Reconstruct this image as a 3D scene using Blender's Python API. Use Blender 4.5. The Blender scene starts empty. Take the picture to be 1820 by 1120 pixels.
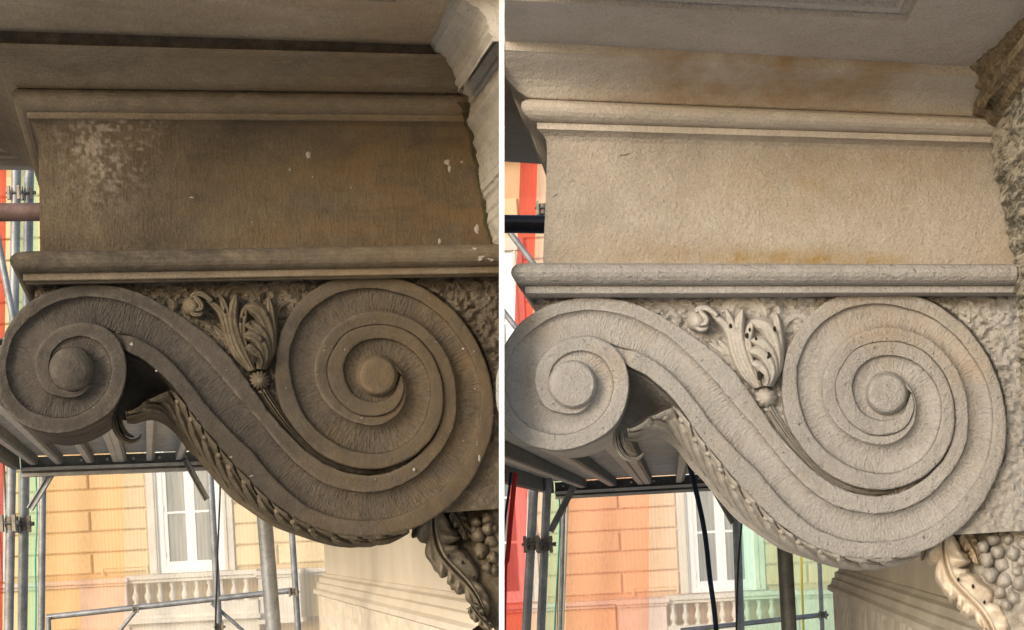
import bpy, math, random
import numpy as np
random.seed(7)
rng = np.random.default_rng(11)
S = bpy.context.scene
COL = S.collection

# ------------------------------------------------------------------ camera
F, PPX, PPY, WPX = 2300.0, 910.0, 940.0, 1820.0      # focal length and principal point in photo pixels
ROLL = math.radians(3.0)
CAMZ = 6.0
cr, sr = math.cos(ROLL), math.sin(ROLL)
cd = bpy.data.cameras.new('camera'); cam = bpy.data.objects.new('camera', cd); COL.objects.link(cam)
from mathutils import Matrix, Vector
cam.matrix_world = Matrix(((cr, sr, 0, 0), (0, 0, -1, 0), (-sr, cr, 0, CAMZ), (0, 0, 0, 1)))
cd.sensor_width = 36.0; cd.sensor_fit = 'HORIZONTAL'; cd.lens = 36.0 * F / WPX
cd.shift_y = (PPY - 560.0) / WPX; cd.shift_x = 0.0
cd.clip_start = 0.05; cd.clip_end = 2000
S.camera = cam
# ------------------------------------------------------------------ light
SUN_EL, SUN_AZ = 19.0, -36.0      # azimuth measured from behind the camera, negative = left
world = bpy.data.worlds.new('World'); S.world = world; world.use_nodes = True
wn = world.node_tree.nodes; wl = world.node_tree.links
bg = wn['Background']; bg.inputs['Strength'].default_value = 0.15
sky = wn.new('ShaderNodeTexSky'); sky.sky_type = 'NISHITA'; sky.sun_disc = False
sky.sun_elevation = math.radians(SUN_EL); sky.air_density = 1.0; sky.dust_density = 2.0; sky.ozone_density = 0.6
az = math.radians(SUN_AZ)
sdir = Vector((math.sin(az) * math.cos(math.radians(SUN_EL)), -math.cos(az) * math.cos(math.radians(SUN_EL)), math.sin(math.radians(SUN_EL))))
sky.sun_rotation = math.atan2(sdir.x, sdir.y)
wl.new(sky.outputs[0], bg.inputs[0])
sd = bpy.data.lights.new('sun', 'SUN'); sd.energy = 1.35; sd.angle = math.radians(22); sd.color = (1.0, 0.985, 0.96)
sun = bpy.data.objects.new('sun', sd); COL.objects.link(sun); sun.location = (-4, -8, 14)
sun.rotation_euler = sdir.to_track_quat('Z', 'Y').to_euler()
S.view_settings.view_transform = 'Standard'; S.view_settings.look = 'None'
S.view_settings.gamma = 1.0; S.view_settings.exposure = 0.50

# ------------------------------------------------------------------ projection helpers
def ray(px, py):
    a = (np.asarray(px, float) - PPX) / F; b = (PPY - np.asarray(py, float)) / F
    return np.stack([a * cr + b * sr, np.ones_like(a + b), -a * sr + b * cr + 0 * a], -1)
CAM = np.array([0, 0, CAMZ])
def WY(px, py, Y):
    """the point on the ray of a photo pixel that stands Y metres in front of the camera"""
    return CAM + ray(px, py) * np.asarray(Y, float)[..., None]

class Bay:
    """one bracket: a vertical plane (its front face) with depth direction n; z = metres proud of it"""
    def __init__(s, vp, ref, Y, sim):
        r = ray(*vp); s.n = np.array([r[0], r[1], 0.0]); s.n /= np.linalg.norm(s.n)
        s.o = WY(ref[0], ref[1], Y); s.vp = vp; s.sim = sim
        s.u = np.array([s.n[1], -s.n[0], 0.0])
    def P(s, px, py, z=0.0):
        r = ray(px, py); c = (s.o - s.n * 0 - CAM) @ s.n
        t = (c - np.asarray(z, float)) / (r @ s.n)
        return CAM + r * t[..., None]
    def M(s, p):
        """left-bay tracing pixels -> this bay's pixels"""
        p = np.asarray(p, float)
        if s.sim is None: return p
        k, th, a, b = s.sim
        d = p - np.array(a); c, q = math.cos(th), math.sin(th)
        return np.stack([d[..., 0] * c - d[..., 1] * q, d[..., 0] * q + d[..., 1] * c], -1) * k + np.array(b)
    def Q(s, p, z=0.0):
        m = s.M(p); return s.P(m[..., 0], m[..., 1], z)
LB = Bay((262, 974), (440, 660), 2.62, None)
RB = Bay((1193, 925), (896, 680), 2.42, (1.0285, math.radians(0.426), (671, 668), (1576.5, 700)))

# ------------------------------------------------------------------ numeric helpers
def vnoise(x, y, seed=0):
    x = np.asarray(x, float); y = np.asarray(y, float)
    xi = np.floor(x).astype(np.int64); yi = np.floor(y).astype(np.int64)
    fx = x - xi; fy = y - yi; fx = fx * fx * (3 - 2 * fx); fy = fy * fy * (3 - 2 * fy)
    def h(i, j):
        v = (i * 374761393 + j * 668265263 + seed * 144665) & 0x7fffffff
        v = ((v ^ (v >> 13)) * 1274126177) & 0x7fffffff
        return ((v ^ (v >> 16)) & 0xffff) / 65535.0
    return (h(xi, yi) * (1 - fx) + h(xi + 1, yi) * fx) * (1 - fy) + (h(xi, yi + 1) * (1 - fx) + h(xi + 1, yi + 1) * fx) * fy
def fbm(x, y, o=4, seed=0):
    t = 0; a = 0.5; k = 1.0
    for i in range(o):
        t = t + a * (vnoise(x * k, y * k, seed + i) - 0.5); a *= 0.55; k *= 2.03
    return t
def curve(pts, step=3.0, smooth=2):
    p = np.asarray(pts, float); n = len(p)
    e = np.vstack([2 * p[0] - p[1], p, 2 * p[-1] - p[-2]]); out = []
    for i in range(n - 1):
        a, b, c, d = e[i:i + 4]
        for t in np.linspace(0, 1, 12, endpoint=False):
            out.append(0.5 * (2 * b + (c - a) * t + (2 * a - 5 * b + 4 * c - d) * t * t + (3 * b - a - 3 * c + d) * t ** 3))
    out.append(p[-1]); out = np.array(out)
    q = resample(out, step)
    for _ in range(smooth):
        q2 = q.copy(); q2[2:-2] = (q[:-4] + 4 * q[1:-3] + 6 * q[2:-2] + 4 * q[3:-1] + q[4:]) / 16; q = q2
    return q
def arclen(q): return np.concatenate([[0], np.cumsum(np.linalg.norm(np.diff(q, axis=0), axis=1))])
def resample(q, step=None, n=None):
    s = arclen(q); n = n or max(3, int(s[-1] / step) + 1); t = np.linspace(0, s[-1], n)
    return np.stack([np.interp(t, s, q[:, k]) for k in range(q.shape[1])], -1)
def match(A, B, back=6, win=60):
    """for every sample of A the nearest sample of B, running forward"""
    B2 = resample(B, 1.0); idx = []; j = 0
    for i, a in enumerate(A):
        lo = max(0, j - back); hi = min(len(B2), j + win) if i else min(len(B2), 40)
        d = np.linalg.norm(B2[lo:hi] - a, axis=1); k = lo + int(np.argmin(d)); j = max(j, k); idx.append(j)
    idx = np.array(idx, float); idx[0] = 0; idx[-1] = len(B2) - 1
    k = np.ones(9) / 9; pad = np.concatenate([np.full(4, idx[0]), idx, np.full(4, idx[-1])])
    idx = np.maximum.accumulate(np.convolve(pad, k, 'valid')); idx[0] = 0; idx[-1] = len(B2) - 1
    return np.stack([np.interp(idx, np.arange(len(B2)), B2[:, c]) for c in range(2)], -1)
def sstep(a, b, x):
    t = np.clip((np.asarray(x, float) - a) / (b - a), 0, 1); return t * t * (3 - 2 * t)

# ------------------------------------------------------------------ mesh helpers
class MB:
    def __init__(s): s.v = []; s.uv = []; s.at = []; s.f = []; s.n = 0
    def grid(s, P, uv=None, at=None, close=False):
        P = np.asarray(P, float); a, b = P.shape[:2]
        s.v.append(P.reshape(-1, 3))
        s.uv.append(np.zeros((a * b, 2)) if uv is None else np.asarray(uv, float).reshape(-1, 2))
        s.at.append(np.zeros(a * b) if at is None else np.broadcast_to(np.asarray(at, float), (a, b)).reshape(-1))
        i = np.arange(a * b).reshape(a, b) + s.n
        if close: i = np.concatenate([i, i[:, :1]], 1)
        s.f.append(np.stack([i[:-1, :-1], i[1:, :-1], i[1:, 1:], i[:-1, 1:]], -1).reshape(-1, 4)); s.n += a * b
        return s
    def box(s, lo, hi, X=(1, 0, 0), Y=(0, 1, 0), Z=(0, 0, 1), o=(0, 0, 0)):
        lo = np.array(lo, float); hi = np.array(hi, float); R = np.array([X, Y, Z], float)
        c = np.array([[lo[0] if not i & 1 else hi[0], lo[1] if not i & 2 else hi[1], lo[2] if not i & 4 else hi[2]] for i in range(8)])
        return s.raw(c @ R + np.array(o), [(0, 2, 3, 1), (4, 5, 7, 6), (0, 1, 5, 4), (2, 6, 7, 3), (0, 4, 6, 2), (1, 3, 7, 5)])
    def raw(s, v, f):
        v = np.asarray(v, float); s.v.append(v); s.uv.append(np.zeros((len(v), 2))); s.at.append(np.zeros(len(v)))
        s.f.append(np.array(f) + s.n); s.n += len(v); return s
    def tube(s, path, r, seg=14, cap=True, noise=0):
        p = np.asarray(path, float); r = np.broadcast_to(np.asarray(r, float), (len(p),))
        t = np.gradient(p, axis=0); t /= np.linalg.norm(t, axis=1)[:, None] + 1e-12
        ref = np.array([0, 0, 1.0]) if abs(t[0, 2]) < 0.9 else np.array([1.0, 0, 0])
        rings = []; a = np.cross(t[0], ref); a /= np.linalg.norm(a)
        th = np.linspace(0, 2 * math.pi, seg, endpoint=False)
        for i in range(len(p)):
            a = a - t[i] * (a @ t[i]); a /= np.linalg.norm(a); b = np.cross(t[i], a)
            rings.append(p[i] + r[i] * (np.cos(th)[:, None] * a + np.sin(th)[:, None] * b))
        if cap: rings = [np.repeat(p[:1], seg, 0)] + rings + [np.repeat(p[-1:], seg, 0)]
        return s.grid(np.array(rings), close=True)
    def build(s, name, mat, parent=None, smooth=True, sharp=35):
        V = np.concatenate(s.v); UV = np.concatenate(s.uv); AT = np.concatenate(s.at)
        if parent is not None: V = V - LOC[parent.name]
        fl = [f for f in s.f if len(f)]
        me = bpy.data.meshes.new(name)
        faces = [tuple(int(k) for k in q) for f in fl for q in f]
        me.from_pydata(V.tolist(), [], faces); me.update()
        ul = me.uv_layers.new(name='UVMap'); li = np.empty(len(me.loops), np.int32); me.loops.foreach_get('vertex_index', li)
        ul.data.foreach_set('uv', UV[li].astype(np.float32).reshape(-1))
        if np.any(AT):
            at = me.attributes.new('stain', 'FLOAT', 'POINT'); at.data.foreach_set('value', AT.astype(np.float32))
        if smooth:
            me.polygons.foreach_set('use_smooth', np.ones(len(me.polygons), bool))
            if sharp: me.set_sharp_from_angle(angle=math.radians(sharp))
        if mat: me.materials.append(mat)
        o = bpy.data.objects.new(name, me); COL.objects.link(o)
        if parent is not None:
            o.parent = parent
        LOC[o.name] = LOC[parent.name] if parent is not None else np.zeros(3)
        return o
LOC = {}
def thing(name, loc, label, cat, group=None):
    o = bpy.data.objects.new(name, None); COL.objects.link(o); o.location = loc; o.empty_display_size = 0.1
    LOC[o.name] = np.array(loc, float); tag(o, label, cat, group); return o
def tag(o, label, cat, group=None):
    o['label'] = label; o['category'] = cat
    if group: o['group'] = group
    return o
def recenter(o, loc):
    """move a top-level mesh's origin to its base"""
    o.data.transform(Matrix.Translation(-Vector(loc))); o.location = loc; return o

# ------------------------------------------------------------------ materials
class NT:
    def __init__(s, name):
        s.m = bpy.data.materials.new(name); s.m.use_nodes = True; s.t = s.m.node_tree; s.b = s.t.nodes['Principled BSDF']
    def n(s, typ, **k):
        o = s.t.nodes.new(typ)
        for a, v in k.items():
            if a.startswith('_'): setattr(o, a[1:], v)
        return o
    def l(s, a, b): s.t.links.new(a, b)
    def coord(s, kind='Object', scale=(1, 1, 1)):
        c = s.n('ShaderNodeTexCoord'); m = s.n('ShaderNodeMapping'); m.inputs['Scale'].default_value = scale
        s.l(c.outputs[kind], m.inputs['Vector']); return m.outputs[0]
    def noise(s, vec, scale, detail=4, rough=0.55, dist=0.0):
        o = s.n('ShaderNodeTexNoise'); o.inputs['Scale'].default_value = scale; o.inputs['Detail'].default_value = detail
        o.inputs['Roughness'].default_value = rough; o.inputs['Distortion'].default_value = dist; s.l(vec, o.inputs['Vector']); return o.outputs['Fac']
    def ramp(s, fac, *stops):
        o = s.n('ShaderNodeValToRGB'); e = o.color_ramp.elements
        while len(e) < len(stops): e.new(0.5)
        for i, (p, c) in enumerate(stops):
            e[i].position = p; e[i].color = (c, c, c, 1) if isinstance(c, (int, float)) else (*c, 1)
        s.l(fac, o.inputs[0]); return o.outputs[0]
    def mix(s, fac, a, b, mode='MIX'):
        o = s.n('ShaderNodeMix'); o.data_type = 'RGBA'; o.blend_type = mode
        for sock, v in ((o.inputs[0], fac), (o.inputs[6], a), (o.inputs[7], b)):
            if hasattr(v, 'is_output'): s.l(v, sock)
            elif isinstance(v, (int, float)): sock.default_value = v if sock == o.inputs[0] else (v, v, v, 1)
            else: sock.default_value = (*v, 1)
        return o.outputs[2]
    def math(s, op, a, b=0.5):
        o = s.n('ShaderNodeMath'); o.operation = op
        for sock, v in ((o.inputs[0], a), (o.inputs[1], b)):
            if hasattr(v, 'is_output'): s.l(v, sock)
            else: sock.default_value = v
        return o.outputs[0]
    def bump(s, h, dist, strength=1.0, prev=None):
        o = s.n('ShaderNodeBump'); o.inputs['Distance'].default_value = dist; o.inputs['Strength'].default_value = strength
        s.l(h, o.inputs['Height'])
        if prev is not None: s.l(prev, o.inputs['Normal'])
        return o.outputs[0]
    def out(s, col, rough=0.9, normal=None, metal=0.0, spec=0.25):
        b = s.b
        if hasattr(col, 'is_output'): s.l(col, b.inputs['Base Color'])
        else: b.inputs['Base Color'].default_value = (*col, 1)
        if hasattr(rough, 'is_output'): s.l(rough, b.inputs['Roughness'])
        else: b.inputs['Roughness'].default_value = rough
        b.inputs['Metallic'].default_value = metal; b.inputs['Specular IOR Level'].default_value = spec
        if normal is not None: s.l(normal, b.inputs['Normal'])
        return s.m

def stone(name, dark, mid, light, stain=None, tool=None, grain=1.0, speck=None, gscale=230, pits=False, ov=0.55, wear=None, warm=None):
    """weathered limestone; 'tool' = uv scale of the chisel strokes; the stain attribute tints to 'stain'"""
    t = NT(name); ob = t.coord('Object')
    big = t.noise(ob, 3.2, 5, 0.6, 0.6); med = t.noise(ob, 22, 5, 0.6); fine = t.noise(ob, gscale, 3, 0.65)
    f = t.math('ADD', t.math('MULTIPLY', big, 0.7), t.math('MULTIPLY', med, 0.3))
    col = t.ramp(f, (0.36, dark), (0.52, mid), (0.66, light))
    col = t.mix(ov, col, t.ramp(fine, (0.3, 0.32), (0.7, 0.72)), 'OVERLAY')
    if warm:                     # brown iron-stained patches, stretched along the bed, more of them towards the root
        wx = t.n('ShaderNodeSeparateXYZ'); t.l(t.coord('UV'), wx.inputs[0])
        gx = t.n('ShaderNodeMapRange'); gx.inputs[1].default_value = 2.0; gx.inputs[2].default_value = 8.0; gx.inputs[3].default_value = 0.15; gx.inputs[4].default_value = 1.0; t.l(wx.outputs[0], gx.inputs[0])
        wn_ = t.ramp(t.noise(t.coord('UV', (0.55, 1.5, 1)), 1.0, 6, 0.62, 0.5), (0.36, 0.0), (0.62, 1.0))
        col = t.mix(t.math('MULTIPLY', t.math('MULTIPLY', wn_, gx.outputs[0]), 0.85), col, warm)
        bk = t.ramp(t.noise(t.coord('UV', (0.9, 2.6, 1)), 1.0, 6, 0.68, 0.8), (0.52, 0.0), (0.70, 0.34)); col = t.mix(bk, col, tuple(0.55 * v for v in dark))
    if wear:                     # rubbed arrises
        ge = t.n('ShaderNodeNewGeometry'); col = t.mix(t.math('MULTIPLY', t.ramp(ge.outputs['Pointiness'], (0.505, 0.0), (0.56, 1.0)), t.ramp(t.noise(ob, 40, 4, 0.65), (0.42, 0.1), (0.62, 0.8))), col, wear)
    if stain:
        a = t.n('ShaderNodeAttribute'); a.attribute_name = 'stain'
        sf = t.math('MULTIPLY', a.outputs['Fac'], t.ramp(t.noise(ob, 34, 5, 0.65), (0.3, 0.45), (0.62, 1.0)))
        col = t.mix(sf, col, stain)
    if speck:
        sp = t.noise(ob, 120, 2, 0.5); col = t.mix(t.ramp(sp, (0.735, 0.0), (0.76, 0.8)), col, speck)
    h = t.math('ADD', t.math('MULTIPLY', fine, 0.75), t.math('MULTIPLY', t.noise(ob, gscale * 0.36, 3, 0.6), 0.9))
    nm = t.bump(h, 0.0035 * grain, 0.9)
    nm = t.bump(med, 0.012, 0.35, nm)
    if pits:
        pv = t.noise(ob, 95, 2, 0.5); nm = t.bump(t.ramp(pv, (0.26, 0.0), (0.33, 1.0)), 0.004, 0.7, nm)
    if tool:
        uv = t.coord('UV', (tool[0], tool[1], 1)); tn = t.noise(uv, 1.0, 2, 0.5, 0.25); tn2 = t.noise(t.coord('UV', (1.2, 1.2, 1)), 1.0, 2)
        tb = t.math('MULTIPLY', tn, t.ramp(tn2, (0.3, 0.35), (0.6, 1.0)))
        nm = t.bump(tb, tool[2], 0.85, nm)
        if len(tool) > 3: col = t.mix(tool[3], col, t.ramp(tn, (0.32, 0.2), (0.65, 0.75)), 'OVERLAY')
    return t.out(col, 0.92, nm, spec=0.18)

DK = dict(dark=(0.052, 0.044, 0.036), mid=(0.082, 0.069, 0.056), light=(0.122, 0.101, 0.079))
M = {}
def make_materials():
    sp = (0.42, 0.38, 0.32)
    M['d_stone'] = stone('soot_stone', **DK, stain=(0.36, 0.30, 0.235), grain=0.55)
    M['d_face'] = stone('soot_scroll_stone', **DK, stain=(0.15, 0.104, 0.055), grain=0.7, speck=sp, wear=(0.20, 0.17, 0.13), warm=(0.108, 0.084, 0.057))
    M['d_block'] = stone('soot_tooled_stone', (0.070, 0.054, 0.037), (0.108, 0.083, 0.055), (0.150, 0.114, 0.074), stain=(0.38, 0.31, 0.24), tool=(22, 3.5, 0.0018, 0.12), grain=0.6, warm=(0.165, 0.105, 0.048))
    M['d_mould'] = stone('soot_moulding_stone', (0.155, 0.122, 0.085), (0.215, 0.17, 0.118), (0.27, 0.214, 0.15), stain=(0.05, 0.043, 0.035), tool=(5, 26, 0.0012, 0.12), grain=0.5, warm=(0.215, 0.15, 0.08))  # dark stain colour carries dirt and the painted crease shade
    M['d_chan'] = stone('soot_chiselled_channel', **DK, tool=(30, 6, 0.0055, 0.2), grain=0.7, stain=(0.15, 0.104, 0.055))
    M['d_rough'] = stone('soot_pecked_stone', (0.10, 0.078, 0.054), (0.145, 0.114, 0.08), (0.21, 0.165, 0.115), grain=1.2, stain=(0.3, 0.25, 0.19))
    M['d_leaf'] = stone('soot_carved_leaf', (0.06, 0.047, 0.032), (0.105, 0.081, 0.052), (0.17, 0.13, 0.082), grain=0.5, wear=(0.22, 0.18, 0.125))
    M['d_cap'] = stone('soot_capital', (0.115, 0.094, 0.066), (0.17, 0.138, 0.095), (0.24, 0.195, 0.135), grain=0.5, wear=(0.28, 0.23, 0.165))
    LT = dict(dark=(0.265, 0.244, 0.218), mid=(0.318, 0.296, 0.267), light=(0.362, 0.34, 0.31))
    och = (0.36, 0.24, 0.115)
    M['l_stone'] = stone('clean_stone', **LT, stain=och, grain=1.6, gscale=220, pits=True, ov=0.32)
    M['l_face'] = stone('clean_scroll_stone', **LT, stain=och, grain=1.6, gscale=240, pits=True, ov=0.3, wear=(0.43, 0.41, 0.385))
    M['l_block'] = stone('clean_tooled_stone', (0.295, 0.252, 0.20), (0.345, 0.30, 0.243), (0.39, 0.343, 0.284), stain=(0.27, 0.175, 0.06), grain=1.35, gscale=240, tool=(14, 6, 0.0015), ov=0.36)
    M['l_mould'] = stone('clean_moulding_stone', (0.38, 0.328, 0.265), (0.44, 0.385, 0.317), (0.49, 0.437, 0.37), stain=(0.27, 0.165, 0.075), grain=0.9, gscale=240, ov=0.3)
    M['l_chan'] = stone('clean_chiselled_channel', **LT, tool=(27, 7, 0.005), grain=0.9, gscale=220, stain=och, ov=0.3)
    M['l_rough'] = stone('clean_pecked_stone', (0.28, 0.255, 0.22), (0.34, 0.313, 0.276), (0.40, 0.372, 0.333), grain=1.4, gscale=150, stain=och, ov=0.3)
    M['l_leaf'] = stone('clean_carved_leaf', (0.33, 0.297, 0.25), (0.39, 0.357, 0.31), (0.44, 0.405, 0.357), grain=0.8, gscale=220, ov=0.3)
    M['l_cap'] = stone('clean_cream_capital', (0.52, 0.42, 0.30), (0.66, 0.56, 0.44), (0.72, 0.63, 0.52), grain=0.5, gscale=200, ov=0.3)
    M['l_soffit'] = stone('clean_grey_soffit', (0.38, 0.33, 0.275), (0.43, 0.378, 0.32), (0.485, 0.43, 0.368), grain=1.5, gscale=220, tool=(16, 6, 0.0018), ov=0.35)
    M['d_soffit'] = stone('soot_soffit', (0.29, 0.225, 0.155), (0.365, 0.288, 0.2), (0.425, 0.34, 0.243), grain=0.5, tool=(20, 4, 0.0018, 0.12), warm=(0.34, 0.24, 0.14))
    # plaster
    t = NT('grey_plaster'); ob = t.coord('Object'); f = t.noise(ob, 9, 6, 0.62, 0.5); c = t.ramp(f, (0.3, (0.34, 0.305, 0.25)), (0.55, (0.43, 0.39, 0.325)), (0.7, (0.50, 0.455, 0.385)))
    cr_ = t.noise(t.coord('Object', (1, 1, 0.6)), 26, 4, 0.6, 2.0); c = t.mix(t.ramp(cr_, (0.485, 0.0), (0.5, 0.55), (0.515, 0.0)), c, (0.10, 0.085, 0.065))
    M['d_plaster'] = t.out(c, 0.93, t.bump(f, 0.006, 0.5, t.bump(t.noise(ob, 160, 3), 0.002, 0.6)))
    t = NT('flaking_plaster'); ob = t.coord('Object', (1, 0.25, 0.85)); f = t.noise(ob, 130, 6, 0.72, 0.2); g = t.noise(ob, 7, 4, 0.6)
    c = t.ramp(t.math('ADD', f, t.math('MULTIPLY', t.math('SUBTRACT', g, 0.5), 0.7)), (0.42, (0.11, 0.10, 0.075)), (0.53, (0.36, 0.315, 0.24)), (0.7, (0.54, 0.485, 0.39)))
    M['l_plaster'] = t.out(c, 0.95, t.bump(f, 0.006, 0.9))
    t = NT('crumbling_mortar'); ob = t.coord('Object'); f = t.noise(ob, 70, 6, 0.7, 0.6); c = t.ramp(f, (0.3, (0.10, 0.075, 0.042)), (0.5, (0.24, 0.18, 0.105)), (0.7, (0.40, 0.32, 0.21)))
    M['mortar'] = t.out(c, 0.96, t.bump(f, 0.014, 1.0))
    t = NT('olive_dirt'); ob = t.coord('Object'); f = t.noise(ob, 60, 5, 0.7); c = t.ramp(f, (0.3, (0.035, 0.03, 0.016)), (0.6, (0.085, 0.07, 0.035)), (0.75, (0.22, 0.19, 0.14)))
    M['dirt'] = t.out(c, 0.96, t.bump(f, 0.01, 0.9))
    for k, a, b, d in (('d_wall', (0.66, 0.57, 0.45), (0.72, 0.63, 0.50), (0.76, 0.67, 0.545)), ('l_wall', (0.58, 0.535, 0.46), (0.67, 0.625, 0.545), (0.74, 0.70, 0.62))):
        t = NT('render_' + k); ob = t.coord('Object', (1, 1, 0.35)); f = t.noise(ob, 5, 6, 0.62, 0.4); c = t.ramp(f, (0.32, a), (0.52, b), (0.68, d))
        M[k] = t.out(c, 0.93, t.bump(t.noise(t.coord('Object'), 90, 4, 0.6), 0.002, 0.5))
    def metal(key, c0, c1, rough, met, sc=14):
        t = NT(key); ob = t.coord('Object'); f = t.noise(ob, sc, 6, 0.65, 0.3); g = t.noise(ob, 90, 3)
        c = t.ramp(f, (0.35, c0), (0.65, c1)); c = t.mix(0.3, c, t.ramp(g, (0.3, 0.3), (0.7, 0.7)), 'OVERLAY')
        M[key] = t.out(c, rough, t.bump(g, 0.0008, 0.4), metal=met, spec=0.4)
    metal('galv', (0.20, 0.205, 0.21), (0.34, 0.345, 0.35), 0.5, 0.35)
    metal('galv_dark', (0.075, 0.078, 0.075), (0.15, 0.155, 0.15), 0.55, 0.3)
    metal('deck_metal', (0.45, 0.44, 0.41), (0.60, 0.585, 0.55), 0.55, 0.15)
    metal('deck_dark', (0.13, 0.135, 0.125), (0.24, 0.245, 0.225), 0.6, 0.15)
    metal('rust', (0.10, 0.055, 0.04), (0.20, 0.125, 0.10), 0.7, 0.1)
    metal('black_pipe', (0.012, 0.009, 0.009), (0.03, 0.022, 0.022), 0.35, 0.1)
    metal('coupler', (0.14, 0.115, 0.09), (0.30, 0.26, 0.21), 0.55, 0.35, 30)
    metal('white_paint', (0.80, 0.80, 0.79), (0.86, 0.86, 0.85), 0.6, 0.0)
    def plain(key, c0, c1, sc=6, rough=0.85, bump=0.002, bs=60, stretch=(1, 1, 1)):
        t = NT(key); ob = t.coord('Object', stretch); f = t.noise(ob, sc, 5, 0.6); c = t.ramp(f, (0.3, c0), (0.7, c1))
        M[key] = t.out(c, rough, t.bump(t.noise(t.coord('Object'), bs, 3), bump, 0.5), spec=0.2)
    plain('yellow', (0.68, 0.52, 0.28), (0.76, 0.60, 0.345), 1.3, 0.9, 0.01, 20)
    plain('yellow_joint', (0.54, 0.39, 0.19), (0.60, 0.44, 0.22), 2)
    plain('orange', (0.70, 0.46, 0.275), (0.77, 0.53, 0.335), 1.3, 0.9, 0.01, 20)
    plain('orange_joint', (0.59, 0.37, 0.215), (0.65, 0.42, 0.255), 2)
    plain('pale_stone', (0.58, 0.52, 0.45), (0.74, 0.69, 0.61), 3, 0.9, 0.006, 30)
    plain('pink_stone', (0.66, 0.50, 0.45), (0.76, 0.62, 0.56), 3, 0.9, 0.006, 30)
    plain('shutter_white', (0.80, 0.82, 0.84), (0.88, 0.89, 0.90), 3, 0.5)
    plain('blue_hose', (0.006, 0.018, 0.045), (0.012, 0.034, 0.075), 20, 0.45)
    plain('red_cloth', (0.42, 0.02, 0.025), (0.60, 0.05, 0.05), 8, 0.8, 0.006, 40)
    plain('black_cable', (0.02, 0.02, 0.02), (0.035, 0.035, 0.035), 8, 0.5)
    plain('teal_cord', (0.02, 0.30, 0.24), (0.03, 0.38, 0.31), 8, 0.7)
    plain('cream_rope', (0.70, 0.66, 0.52), (0.80, 0.76, 0.62), 30, 0.8)
    plain('yellow_rope', (0.62, 0.50, 0.06), (0.72, 0.6, 0.1), 30, 0.8)
    plain('asphalt', (0.045, 0.045, 0.046), (0.06, 0.06, 0.06), 3, 0.95, 0.006, 40)
    plain('paving', (0.34, 0.325, 0.30), (0.42, 0.405, 0.375), 3, 0.9)
    plain('planks', (0.66, 0.645, 0.61), (0.76, 0.745, 0.71), 5, 0.85, 0.004, 30, (8, 1, 1))  # pale so that the unseen platform bounces light upwards
    plain('paint_fleck', (0.30, 0.27, 0.22), (0.42, 0.385, 0.325), 40, 0.8)
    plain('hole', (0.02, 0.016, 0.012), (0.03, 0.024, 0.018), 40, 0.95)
    t = NT('window_glass'); ob = t.coord('Object', (6, 1, 0.4)); f = t.noise(ob, 3, 4); c = t.ramp(f, (0.35, (0.13, 0.15, 0.155)), (0.65, (0.26, 0.28, 0.28)))
    M['glass'] = t.out(c, 0.18, spec=0.5)
    def net(key, tint, diff, fac):
        t = NT(key); nd = t.t.nodes; tr = nd.new('ShaderNodeBsdfTransparent'); tr.inputs[0].default_value = (*tint, 1)
        tl = nd.new('ShaderNodeBsdfTranslucent'); tl.inputs[0].default_value = (*diff, 1)
        df = nd.new('ShaderNodeBsdfDiffuse'); df.inputs[0].default_value = (*diff, 1)
        m1 = nd.new('ShaderNodeMixShader'); m1.inputs[0].default_value = 0.5; t.l(tl.outputs[0], m1.inputs[1]); t.l(df.outputs[0], m1.inputs[2])
        w = nd.new('ShaderNodeTexWave'); w.wave_type = 'BANDS'; w.bands_direction = 'X'; w.inputs['Scale'].default_value = 11.0; w.inputs['Distortion'].default_value = 0.3
        t.l(t.coord('Object'), w.inputs['Vector']); fv = t.ramp(w.outputs['Fac'], (0.0, fac * 0.92), (1.0, min(1, fac * 1.08)))
        m2 = nd.new('ShaderNodeMixShader'); t.l(fv, m2.inputs[0]); t.l(tr.outputs[0], m2.inputs[1]); t.l(m1.outputs[0], m2.inputs[2])
        nd.remove(t.b); t.l(m2.outputs[0], nd['Material Output'].inputs[0]); M[key] = t.m
    net('net_red', (1.0, 0.42, 0.38), (0.80, 0.10, 0.08), 0.62)
    net('net_green', (0.76, 1.0, 0.84), (0.46, 0.80, 0.60), 0.46)
    net('net_orange', (1.0, 0.86, 0.72), (0.92, 0.60, 0.36), 0.40)  # lighter diffuse share also paints haze over the house
    net('net_coral', (1.0, 0.76, 0.64), (0.92, 0.52, 0.36), 0.46)  # diffuse cover raised to wash the house out as haze
    net('net_haze', (0.98, 0.98, 0.96), (0.88, 0.85, 0.76), 0.36)  # fine net whose whitish veil doubles as painted haze
make_materials()

# ================================================================== the ground
def sheet(name, x0, x1, y0, y1, z, mat, n=2):
    xs = np.linspace(x0, x1, n); ys = np.linspace(y0, y1, n); X, Y = np.meshgrid(xs, ys)
    o = MB().grid(np.stack([X, Y, np.full_like(X, z)], -1)).build(name, mat, None, False); o['kind'] = 'structure'; return o
sheet('ground', -400, 400, -300, 500, 0.0, M['paving'], 3)
sheet('road', -60, 60, 8, 19, 0.004, M['asphalt'])
for nm, y0, y1 in (('pavement', -6, 8), ('pavement', 19, 22.8)):
    b = MB().box((-60, y0, 0.0), (60, y1, 0.13)); o = b.build(nm, M['paving'], None, False); o['kind'] = 'structure'

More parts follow.
